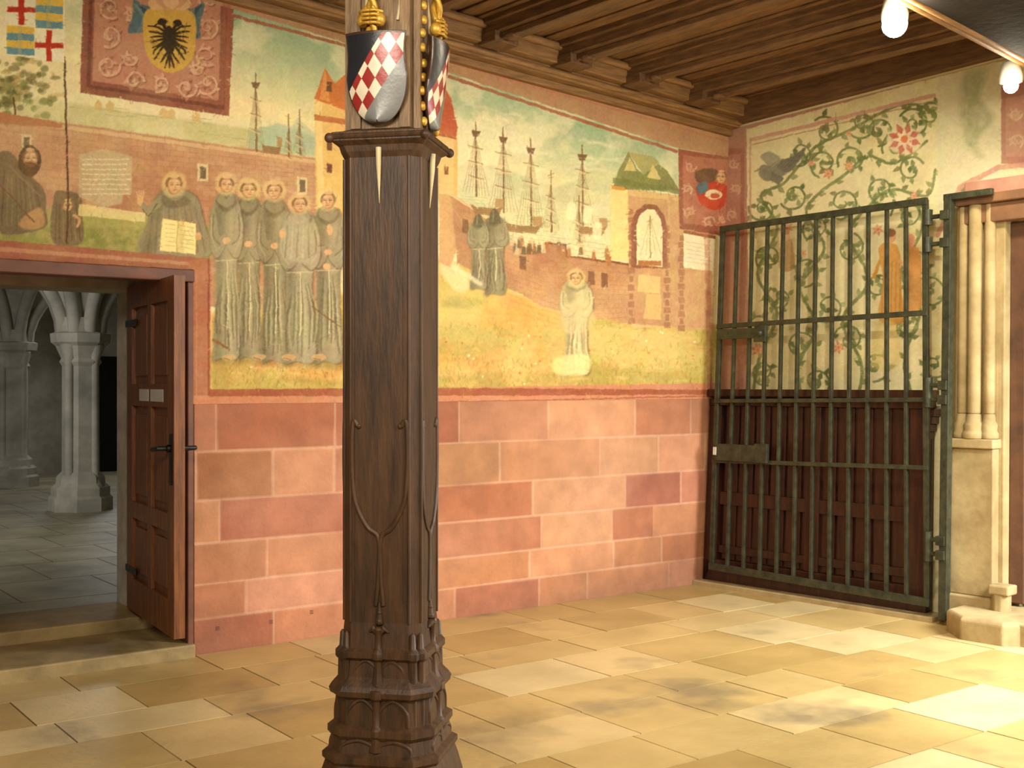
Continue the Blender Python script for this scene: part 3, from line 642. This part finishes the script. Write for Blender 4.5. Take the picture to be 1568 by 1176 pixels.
b.tube([D(hx,1.2,.06),D(hx,1.2,.13),D(hx-.13,1.19,.13)],.013,mi=1); b.ball(D(hx,1.2,.075),.022,1)
b.tube([D(hx,1.2,-.0),D(hx,1.2,-.07),D(hx-.13,1.19,-.07)],.013,mi=1)
b.obox(D,Lw*.3,Lw*.5,1.45,1.52,.0605,.063,2); b.obox(D,Lw*.54,Lw*.8,1.45,1.52,.0605,.063,2)
for z in (.4,1.9): b.obox(D,-.015,.25,z,z+.04,.0605,.066,1)
b.make('door_1',[m_door,m_black,m_white],.004)
b=MB(); b.obox(M,XL+.0,XR,-.02,.075,-.55,.05); b.obox(M,ox0-.2,ox1+.05,-.02,.15,-1.13,-.55); b.make('door_step',[m_step],.012)

# ---------- hall
b=MB()
b.obox(M,-14,3,-.1,.12,-15,-1.13,0)
for k in range(14): 
    ya=1.6+k*.85; b.obox(M,-14,3,.12,.121,-ya-.005,-ya,1)
    for q in range(20): xa=-9+q*.62+(k%2)*.3+random.uniform(-.1,.1); b.obox(M,xa,xa+.008,.12,.121,-ya-.85,-ya,1)
b.make('floor_hall',[m_hallf,m_grout])
b=MB(); b.obox(M,-14,3,.12,3.6,-13.4,-13.0,0); b.obox(M,-14,3,3.35,3.6,-13,-1.13,0)
b.obox(M,1.5,1.9,.12,3.35,-13,-1.13,0); b.obox(M,-14,-13.6,.12,3.35,-13,-1.13,0)
b.make('wall_hall',[m_hall])
b=MB(); 
b.obox(M,-.95,-.2,.12,2.0,-12.99,-12.9); b.make('door_3',[m_black])
def hallcol(cx,cy):
    b=MB(); R=.2
    pr=[(.12,R*1.75),(.26,R*1.75),(.29,R*1.6),(.38,R*1.6),(.42,R*1.35),(.5,R*1.3),(.56,R*1.02),(1.75,R),(1.8,R*1.15),(1.84,R*1.05),(1.98,R*1.35),(2.02,R*1.6),(2.12,R*1.65),(2.14,R*1.35),(2.3,R*1.3)]
    b.lathe((cx,cy),pr,8,0,False,math.pi/8)
    for k in range(4): 
        an=k*math.pi/2+.6; b.lathe((cx+R*.95*math.cos(an),cy+R*.95*math.sin(an)),[(.12,.1),(.4,.1),(.5,.05),(1.8,.05),(1.98,.1),(2.0,.1)],8)
    for k in range(8):
        an=k*math.pi/4+.2; pts=[]
        for q in np.linspace(0,math.pi/2,12):
            r=R*1.0+2.0*(1-math.cos(q)); z=2.1+1.28*math.sin(q)
            pts.append((cx+r*math.cos(an),cy+r*math.sin(an),z))
        b.tube(pts,.085,6,0)
    loops=[]
    for q in np.linspace(0,math.pi/2,10):
        r=R*.9+2.0*(1-math.cos(q)); z=2.12+1.3*math.sin(q)
        loops.append([(cx+r*math.cos(a),cy+r*math.sin(a),z) for a in np.linspace(0,2*math.pi,24,endpoint=False)])
    b.loft(loops,0,True)
    return b.make('vaulted_stone_column',[m_hall])
hallcol(-2.72,7.2); hallcol(-2.58,10.85); hallcol(-6.2,7.2); hallcol(.9,7.2); hallcol(.9,10.85)

# ---------- right wall
b=MB()
b.obox(G,-.6,2.33,-.02,3.76,-.35,-.006)
b.obox(G,2.33,3.6,2.72,3.76,-.35,-.006); b.obox(G,3.6,6.5,-.02,3.76,-.35,-.006)
b.make('wall_right',[m_plaster])
cv=paint_vines()
nu,nv=600,800
ss=np.linspace(0,3.2,nu); vv=np.linspace(0,1,nv); Sg=np.repeat(ss[None],nv,0)
base=G(Sg,3.6,0); Zt=zc(base[0],base[1])+.03; Zg=Zt*vv[:,None]
gx,gy,gz=G(Sg,Zg,0.)
px,py=proj(gx,gy,gz); C=cv.sample(px,py)
mask=~((Sg>2.33)&(Zg<2.72))&~((Sg<1.8)&(Zg<1.4))
gridmesh('vine_mural_painting',gx,gy,gz,C,[m_paint],mask)
b=MB(); zt=1.475
s1=1.86
b.obox(G,.0,s1,.04,zt,.004,.05)
b.obox(G,.0,s1+.03,zt-.02,zt+.035,.004,.14); b.obox(G,.0,s1+.01,zt-.09,zt-.04,.004,.11)
b.obox(G,.0,.12,.02,zt-.09,.05,.1); b.obox(G,s1-.13,s1,.02,zt-.09,.05,.1); b.obox(G,.0,s1,.02,.2,.05,.1); b.obox(G,.9,1.02,.2,zt-.09,.05,.09)
for k in range(12):
    a=.14+k*.145
    if a<s1-.16: b.obox(G,a,a+.125,.2,zt-.09,.05,.06)
for k in range(4):
    b.obox(G,s1-.02,s1+.05-.015*k,zt-.09-.05*(k+1),zt-.09-.05*k,.01,.1)
b.obox(G,.12,s1-.13,.62,.72,.055,.085); b.obox(G,.12,s1-.13,.25,.31,.055,.08)
b.make('wood_panelling',[m_dwood],.006)
b=MB(); b.obox(G,-.02,s1+.1,-.01,.035,.0,.2); b.make('baseboard_right',[m_sand],.006)
# ---------- gate
b=MB(); dg=.19
def gp(px,py,d=dg):
    s,z=gw(px,py,d); return s,z
TL=gp(1107,352); TR=gp(1417,306); BL=gp(1090,868); BR=gp(1420,926)
def bl(u,v):
    s=(BL[0]*(1-u)+BR[0]*u)*(1-v)+(TL[0]*(1-u)+TR[0]*u)*v
    z=(BL[1]*(1-u)+BR[1]*u)*(1-v)+(TL[1]*(1-u)+TR[1]*u)*v
    return s,z
def GB(u,v,d): s,z=bl(u,v); return G(s,z,dg+d)
Wg=TR[0]-TL[0]; Hg=TR[1]-BR[1]
e=.034/Wg; ev=.036/Hg
nb=13
for k in range(nb):
    u=k/(nb-1); w=e*.42 if 0<k<nb-1 else e*.7
    b.obox(GB,u-w*.8,u+w*.8,0,1,-.014,.014)
def rail(py0,py1,h=1.):
    a=gp(1100,py0); c=gp(1419,py1)
    v0=(a[1]-BL[1])/(TL[1]-BL[1]); v1=(c[1]-BR[1])/(TR[1]-BR[1])
    def R(u,q,d): return GB(u,v0*(1-u)+v1*u+q,d)
    b.obox(R,-e*.5,1+e*.5,-ev*h/2,ev*h/2,-.008,.022)
rail(352,308,1.3); rail(500,479); rail(614,612,.8); rail(706,716,.8); rail(868,922,1.5)
def lockb(p0,p1,q0,q1,m=0):
    a=gp(p0,q1); c=gp(p1,q0); b.obox(lambda s,z,d:G(s,z,dg+d),a[0],c[0],a[1],c[1],.015,.05,m)
lockb(1104,1164,502,520,0); lockb(1160,1178,498,524,0); lockb(1100,1166,682,704,0); lockb(1160,1180,680,708,0)
a=gp(1100,690); b.obox(lambda s,z,d:G(s,z,dg+d),a[0]-.01,a[0]+.02,a[1]-.03,a[1]+.03,.05,.056,1)
a=gp(1172,510); b.ball(G(a[0],a[1],dg+.07),.025,0)
s0,zb=gw(1445,908,dg); s2,zt2=gw(1453,302,dg)
def PO(u,z,d): q=(z-zb)/(zt2-zb); return G(s0*(1-q)+s2*q+u,z,dg+d)
b.obox(PO,-.022,.03,0.03,zt2,-.03,.03)
b.obox(PO,-.03,.3,zt2-.02,zt2+.02,-.02,.02)
for pyh in (330,372,590,612,828,850):
    s_,z_=gw(1447,pyh,dg); sg=gp(1417,pyh)[0]
    b.tube([G(sg,z_,dg),G(s_,z_,dg)],.016,8); 
    b.tube([G(sg+.02,z_-.05,dg+.0),G(sg+.02,z_+.05,dg)],.03,8)
    b.obox(PO,-.04,.02,z_-.03,z_+.03,-.035,.045)
b.make('iron_gate',[m_iron,m_white],.002)
# ---------- stone portal + doorway
b=MB()
def GC(c,prof,n=10,d0=.0):
    loops=[]
    for z,r in prof: loops.append([G(c+r*math.cos(a),z,d0+r*math.sin(a)) for a in np.linspace(0,2*math.pi,n,endpoint=False)])
    b.loft(loops,0,True)
zl=2.7
b.obox(G,2.02,2.34,0,zl,.0,.05); 
for c_,r_,d_ in ((2.09,.034,.07),(2.18,.044,.09),(2.27,.034,.07)):
    GC(c_,[(1.36,r_),(zl,r_)],14,d_)
    GC(c_,[(1.20,r_*1.75),(1.235,r_*1.75),(1.25,r_*1.45),(1.29,r_*1.55),(1.31,r_*1.2),(1.36,r_)],14,d_)
b.obox(G,2.035,2.325,.2,1.14,.04,.125)
b.obox(G,2.02,2.34,1.14,1.20,.03,.16)
b.obox(G,2.03,2.36,-.01,.2,.0,.17)
b.obox(G,2.30,2.36,0,zl,-.3,.05)
b.make('stone_door_jamb',[m_sand],.008)
b=MB()
b.obox(G,2.05,3.8,zl,zl+.06,.0,.14); b.obox(G,2.08,3.8,zl-.12,zl,.01,.1); b.obox(G,2.08,3.8,zl+.06,zl+.16,0,.06,1)
b.obox(G,2.36,2.46,0.16,zl-.12,-.15,-.02,2); b.obox(G,2.46,2.50,.16,zl-.12,-.12,-.05,2)
b.make('trim_2',[mat('lintel_oak',(134,94,60),(100,68,42),scale=5),mat('pink_cornice',(190,142,116),(172,120,96)),mat('frame_oak',(100,64,38),(68,42,24),scale=5)],.008)
b=MB()
b.obox(G,2.36,3.6,.16,2.58,-.26,-.2); 
for a in (2.5,2.95,3.3): b.obox(G,a,a+.06,.2,2.56,-.2,-.17)
for z in (.2,1.0,1.5,2.48): b.obox(G,2.48,3.4,z,z+.1,-.2,-.165)
b.tube([G(2.56,1.55,-.16),G(2.56,1.55,-.09),G(2.68,1.55,-.09)],.014,mi=1)
b.make('door_2',[m_door,m_black],.004)
b=MB()
def step(cs,cd,r,z0,z1,n=8):
    b.loft([[G(cs+r*math.cos(a+.39),z,cd+r*math.sin(a+.39)) for a in np.linspace(0,2*math.pi,n,endpoint=False)] for z in (z0,z1-.02)]+[[G(cs+(r-.02)*math.cos(a+.39),z1,cd+(r-.02)*math.sin(a+.39)) for a in np.linspace(0,2*math.pi,n,endpoint=False)]])
step(2.45,.22,.34,-.01,.14); b.obox(G,2.5,3.7,-.01,.13,-.2,.46); 
step(2.40,.16,.06,.13,.28); b.obox(G,2.34,2.47,.24,.30,.09,.22)
b.make('stone_plinth_step',[m_sand],.01)

# ---------- floor slabs
vs_=[];fs=[];cols=[]
y=.0
pal=[(190,162,104),(181,153,96),(198,172,118),(174,145,88),(204,182,132),(185,158,102)]
while y>-11:
    h=random.uniform(.36,.54); x=-12+random.uniform(-1,0)
    while x<6:
        l=random.uniform(.4,.85); g=.0035; zz=random.uniform(-.0010,.0010)
        o=len(vs_); vs_+=[(x+g,y-g,zz),(x+l-g,y-g,zz),(x+l-g,y-h+g,zz),(x+g,y-h+g,zz),(x+g,y-g,-.03),(x+l-g,y-g,-.03),(x+l-g,y-h+g,-.03),(x+g,y-h+g,-.03)]
        fs+=[(o+3,o+2,o+1,o),(o,o+1,o+5,o+4),(o+1,o+2,o+6,o+5),(o+2,o+3,o+7,o+6),(o+3,o,o+4,o+7)]
        c=lin(np.array(random.choice(pal))+rng.normal(0,2,1)); cols+=[(*c,1)]*8
        x+=l
    y-=h
o=len(vs_); vs_+=[(-13,.0,-.004),(6,.0,-.004),(6,-11.5,-.004),(-13,-11.5,-.004)]; fs.append((o+3,o+2,o+1,o)); cols+=[(.2,.14,.06,1)]*4
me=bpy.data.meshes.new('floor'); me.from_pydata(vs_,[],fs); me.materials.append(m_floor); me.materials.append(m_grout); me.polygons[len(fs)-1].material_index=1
ca=me.color_attributes.new(name='Col',type='FLOAT_COLOR',domain='POINT'); ca.data.foreach_set('color',np.array(cols,np.float32).ravel())
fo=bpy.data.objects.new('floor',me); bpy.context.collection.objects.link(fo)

# ---------- ceiling
def CE(s,z,d): return (s,-d,zc(s,-d)+z)
def CJ(s,z,d): return (s+.1*d,-d,zc(s+.1*d,-d)+z)
b=MB()
b.obox(CJ,-12,3.5,.24,.3,-.1,11,1)
for k in range(110):
    x=-11.5+k*.14; b.obox(CJ,x,x+.1,.225,.24,.2,11,1)
for k in range(20):
    x=-.36-.63*k
    b.obox(CJ,x-.085,x+.085,.13,.24,.14,11,0); b.obox(CJ,x-.045,x+.045,.09,.13,.14,11,0); b.obox(CJ,x-.115,x+.115,.19,.24,.14,11,0)
    b.ball(CJ(x,.10,.40),.045,0,8,(1.4,1.2,.7)); b.obox(CJ,x-.095,x+.095,.07,.14,.16,.33,0)
b.obox(CE,-12,.2,.02,.24,-.02,.12,2); b.obox(CE,-12,.2,.09,.24,.12,.2,2); b.obox(CE,-12,.2,-.03,.02,-.02,.05,2)
b.tube([CE(-12,.055,.125),CE(.2,.055,.125)],.022,8,2); b.tube([CE(-12,.2,.215),CE(.2,.2,.215)],.028,8,2)
def GT(s,z,d): g=G(s,3.6,d); return (g[0],g[1],zc(g[0],g[1])+z)
b.obox(GT,.0,6,.05,.24,-.02,.05,0)
b.make('ceiling',[m_beam,m_board,m_beamx,m_darkbeam],.006)
b=MB(); zb=3.33
A=Vector(onz(1398,0,zb)); B=Vector(onz(1568,90,zb)); tt=(B-A).normalized(); nr=Vector((tt.y,-tt.x,0))
def BM(s,z,d): p=A+tt*s+nr*d; return (p.x,p.y,zb+z)
b.obox(BM,-6,2.1,0.0,.3,0.0,.5); b.obox(BM,-6,2.1,.04,.3,-.1,0,1); b.tube([BM(-6,.02,-.01),BM(2.1,.02,-.01)],.03,8,1); b.tube([BM(-6,.04,-.09),BM(2.1,.04,-.09)],.022,8,1)
b.make('ceiling_beam',[m_darkbeam,m_beamx],.01)
def glow(px,py,d,e):
    l=bpy.data.lights.new('lamp_spill','POINT'); l.energy=e; l.color=(1,.86,.6); l.shadow_soft_size=.05
    o=bpy.data.objects.new('lamp_spill',l); o.location=Vector(dep(px,py,d))-Vector((.14,.1,.02)); bpy.context.collection.objects.link(o)
glow(1370,38,5.7,16); glow(1548,132,6.7,5)
def lamp(px,py,d,lp,tgt,r=.05):
    p=Vector(dep(px,py,d)); b=MB()
    b.ball(p,r,1,12)
    b.lathe((p.x,p.y),[(p.z+.02,.062),(p.z+.05,.066),(p.z+.13,.05),(p.z+.15,.02)],16,0)
    b.tube([p+Vector((0,0,.14)),p+Vector((0,0,.42))],.012,8,0)
    b.make('spotlight_lamp',[m_white,m_bulb])
    l=bpy.data.lights.new('lamp','SPOT'); l.energy=lp; l.color=(1,.92,.76); l.shadow_soft_size=.06; l.spot_size=2.5; l.spot_blend=.8
    o=bpy.data.objects.new('lamp_light',l); o.location=p-Vector((0,0,.08)); o.rotation_euler=(Vector(tgt)-o.location).to_track_quat('-Z','Y').to_euler(); bpy.context.collection.objects.link(o)
lamp(1370,38,5.7,150,(-1.5,-.5,1.6),.06); lamp(1548,132,6.7,70,(-.4,-1.3,1.2),.04)

# ---------- carved wooden post
cx,cy=c2w(-.428,4.17)
fn_c=np.array([-.19,-.98]); fn_c/=np.linalg.norm(fn_c)
fx=Vector((float(fn_c@U),float(fn_c@N),0)); rc=np.array([-fn_c[1],fn_c[0]]); rx=Vector((float(rc@U),float(rc@N),0))
def PW(a,z,d): return (cx+rx.x*a+fx.x*d, cy+rx.y*a+fx.y*d, z)
def PR(a,z,d): return (cx+rx.x*d-fx.x*a, cy+rx.y*d-fx.y*a, z)
def PB(a,z,d): return PW(-a,z,-d)
def PL(a,z,d): return PR(-a,z,-d)
def loop(hw,ch,z): 
    k=hw-ch
    return [PW(a,z,d) for a,d in ((-k,hw),(k,hw),(hw,k),(hw,-k),(k,-hw),(-k,-hw),(-hw,-k),(-hw,k))]
b=MB(); a=.138; ch=.034
prof=[(0,.225,.08),(.16,.225,.08),(.22,.21,.075),(.25,.2,.07),(.262,.208,.07),(.28,.208,.07),(.292,.19,.066),
 (.335,.182,.062),(.35,.192,.065),(.372,.192,.065),(.385,.172,.06),(.47,.168,.058),(.482,.184,.062),(.50,.188,.062),(.515,.18,.06),(.53,.168,.058),
 (.545,.155,.05),(.60,.15,.048),(.612,.166,.052),(.632,.166,.052),(.645,.148,.045),(.70,.142,.04),(.73,a,ch),(2.33,a,ch),(2.35,.146,.03),(2.37,.15,.025),(2.385,.168,.01),(2.415,.168,.01),(2.42,.15,.02),(2.43,.13,.03)]
b.loft([loop(hw,c_,z) for z,hw,c_ in prof])
b.loft([loop(hw,c_,z) for z,hw,c_ in ((2.425,.118,.03),(3.70,.118,.03))],1)
for fnc in (PW,PR,PB,PL):
    for sx in (-1,1):
        b.tube([fnc(sx*(a-ch),.73,a+.0),fnc(sx*(a-ch),2.33,a+.0)],.006,6)
        b.tube([fnc(sx*(a-ch-.018),.80,a-.001),fnc(sx*(a-ch-.018),2.30,a-.001)],.003,6)
        pts=smoothc([(.078*sx,1.405),(.092*sx,1.425),(.098*sx,1.38),(.098*sx,1.25),(.085*sx,1.14),(.045*sx,1.06),(.004*sx,1.02),(.004*sx,.9),(.014*sx,.79)],False,5)
        b.tube([fnc(q[0],q[1],a+.001) for q in pts],.009,6)
        b.ball(fnc(.074*sx,1.405,a),.010)
        b.tube([fnc(0,.69,a+.004),fnc(.02*sx,.715,a+.012),fnc(.034*sx,.70,a+.006)],[.01,.012,.004],8)
        for (zl_,zh_,hw_) in ((.385,.475,.172),(.53,.605,.152),(.292,.34,.186)):
            w2=(hw_-.06)
            pts2=smoothc([(0.04*w2*sx,zl_),(.08*w2*sx,zl_+(zh_-zl_)*.55),(.5*w2*sx,zh_-.004),(.92*w2*sx,zl_+(zh_-zl_)*.55),(.96*w2*sx,zl_)],False,5)
            b.tube([fnc(q[0],q[1],hw_-.004) for q in pts2],.0075,6)
        xk=a-ch+.014
        c0=fnc(sx*xk,0,.140)
        b.lathe(c0,[(.25,.04),(.285,.04),(.30,.026),(.345,.024),(.352,.034),(.372,.034),(.385,.02),(.47,.018),(.48,.032),(.505,.032),(.515,.018),(.60,.016),(.61,.026),(.63,.026),(.645,.012),(.69,.009),(.70,.002)],8)
    b.tube([fnc(0,.73,a+.002),fnc(0,.80,a+.002)],[.016,.004],8); b.ball(fnc(0,.735,a+.004),.015,0,8); b.ball(fnc(0,.765,a+.003),.011,0,8)
    b.lathe(fnc(0,0,.150),[(.52,.03),(.54,.022),(.60,.014),(.61,.024),(.63,.024),(.645,.012),(.70,.012),(.71,.018),(.72,.008)],8)
    b.lathe(fnc(0,0,.170),[(.30,.03),(.345,.018),(.352,.028),(.372,.028),(.385,.016),(.47,.014),(.48,.026),(.505,.026),(.51,.01)],8)
    b.tube([fnc(.0,2.36,a+.014),fnc(0,2.3,a+.012),fnc(0,2.17,a+.003)],[.010,.009,.001],8,2)
    b.tube([fnc(-.168,2.40,.168),fnc(.168,2.40,.168)],.010,6)
    b.ball(fnc(.17,2.395,.17),.017)
    for sx in (-1,1): 
        b.obox(fnc,sx*.088-.018,sx*.088+.018,2.43,3.70,.112,.135,1)
        b.tube([fnc(sx*.06+.008*math.sin(q*1.3),2.8+q*.06,.118+.006*math.cos(q*1.3)) for q in range(15)],.006,6,2)
m_bone=mat('bone_white',(214,196,150),(190,168,120),rough=.4)
b.make('carved_wooden_post',[m_post,m_posttan,m_bone],.002)
def rope(fnc,a0,z0,z1,d):
    for ph in (0,math.pi):
        b.tube([fnc(a0+.012*math.cos(q*.55+ph),z0+(z1-z0)*q/60,d+.012*math.sin(q*.55+ph)) for q in range(61)],.011,8,0)
b=MB()
rope(PW,-.02,2.75,3.6,.165); rope(PR,.0,2.75,3.6,.165)
for fnc,a0 in ((PW,-.02),(PR,0)):
    for s in (-1,1):
        b.ball(fnc(a0+.03*s,2.79,.17),.022,0,8,(1,1,1.1))
        for k in range(4): b.tube([fnc(a0+.04*s,2.775+k*.014,.172),fnc(a0+.02*s,2.775+k*.014,.196),fnc(a0-.002*s,2.777+k*.014,.19)],.006,6)
        b.tube([fnc(a0+.03*s,2.81,.18),fnc(a0+.01*s,2.83,.19)],.007,6)
for q in range(24):
    z=2.46+q*.05; b.ball(PR(.085+.012*math.sin(q*1.7),z,.14),.016,0,8,(1,.8,1.3)); b.ball(PR(-.085+.012*math.cos(q*1.7),z,.14),.013,0,8,(1,.8,1.3))
b.make('gilded_rope_carving',[m_gold])
m_shield=mat('painted_shield',(.85,.85,.85),(1.05,1.05,1.05),rough=.3,scale=14,bump=.05,attr=True)
def mkshield(fnc,a0,zt_,w,h,d0):
    nu,nv=150,200; u=np.linspace(-1,1,nu); v=np.linspace(0,1,nv); Ug,Vg=np.meshgrid(u,v)
    hw=np.where(Vg<.5,1-.07*np.sin(Vg/.5*math.pi),np.sqrt(np.clip(1-((Vg-.5)/.5)**2,0,1))**.9)
    A_=Ug*hw*w/2; Zs=-Vg*h
    Dd=d0+.022*(1-Ug**2)+.014*np.cos(Vg*math.pi)
    g=fnc(a0+A_,zt_+Zs,Dd)
    X_=A_/w; Y_=Zs/h
    dist=(X_*1.0 - (Y_+.45)*.95)
    C=np.zeros(Ug.shape+(3,)); C[:]=(124,122,118); C[dist<0]=(30,28,30)
    bd=np.abs(dist)<.27
    p_=(A_*1.0+Zs*.62)/.048; q_=(A_*1.0-Zs*.62)/.048
    chk=((np.floor(p_)+np.floor(q_))%2)==0
    C[bd&chk]=(150,40,30); C[bd&~chk]=(226,210,182)
    edge=(np.abs(Ug)>.95)|(Vg<.03); C[edge]=(66,42,28)
    o=gridmesh('heraldic_shield',g[0]+0*Ug,g[1]+0*Ug,g[2]+0*Ug,lin(C),[m_shield])
    s=o.modifiers.new('s','SOLIDIFY'); s.thickness=.018; s.offset=0
    for p in o.data.polygons: p.use_smooth=True
mkshield(PW,.0,2.745,.21,.295,.16)
mkshield(PR,-.0,2.745,.21,.295,.16)

# ---------- camera
cam=bpy.data.cameras.new('cam'); cam.lens=36*F/1568; cam.sensor_width=36; cam.clip_start=.05
co=bpy.data.objects.new('camera',cam); co.location=(CAM[0],CAM[1],CH); co.rotation_euler=(math.pi/2,0,-math.atan2(U[1],N[1])); bpy.context.collection.objects.link(co); bpy.context.scene.camera=co
# ---------- lights
def area(name,loc,tgt,size,e,col,sy=None,spread=None):
    l=bpy.data.lights.new(name,'AREA'); l.energy=e; l.color=col; l.size=size
    if sy: l.shape='RECTANGLE'; l.size_y=sy
    if spread: l.spread=math.radians(spread)
    o=bpy.data.objects.new(name,l); o.location=loc; o.rotation_euler=(Vector(tgt)-Vector(loc)).to_track_quat('-Z','Y').to_euler(); bpy.context.collection.objects.link(o)
def cw(X,Y,Z): x,y=c2w(X,Y); return (x,y,Z)
area('mural_wash',cw(-.6,.8,3.1),cw(0,8,2.0),2.0,130,(1,.91,.74),.5)  # unseen area light added to wash the mural, no fixture modelled
area('mural_wash_right',cw(2.6,1.8,3.2),cw(1.0,8.6,1.7),1.6,115,(1,.91,.74),.5)  # added area light out of view, brightens the corner end of the mural
area('window_daylight',cw(4.3,5.1,2.0),cw(2.7,5.9,0),1.3,235,(.9,.95,1.),1.3,140)
area('hall_cool_area',(-6.5,4.5,3.0),(-2.0,8.5,.8),2.5,150,(.94,.96,1.))  # cool area light added inside the hall, not an actual window
area('hall_cool_area_far',(-1.0,11,3.2),(-2,9,.2),1.5,50,(.96,.98,1.))  # second added area light under the hall ceiling, no opening there
w=bpy.data.worlds.new('w'); bpy.context.scene.world=w; w.use_nodes=True
w.node_tree.nodes['Background'].inputs[0].default_value=(1,.94,.84,1); w.node_tree.nodes['Background'].inputs[1].default_value=.30
try:
    bpy.context.scene.view_settings.view_transform='Standard'
except Exception as ex: print(ex)
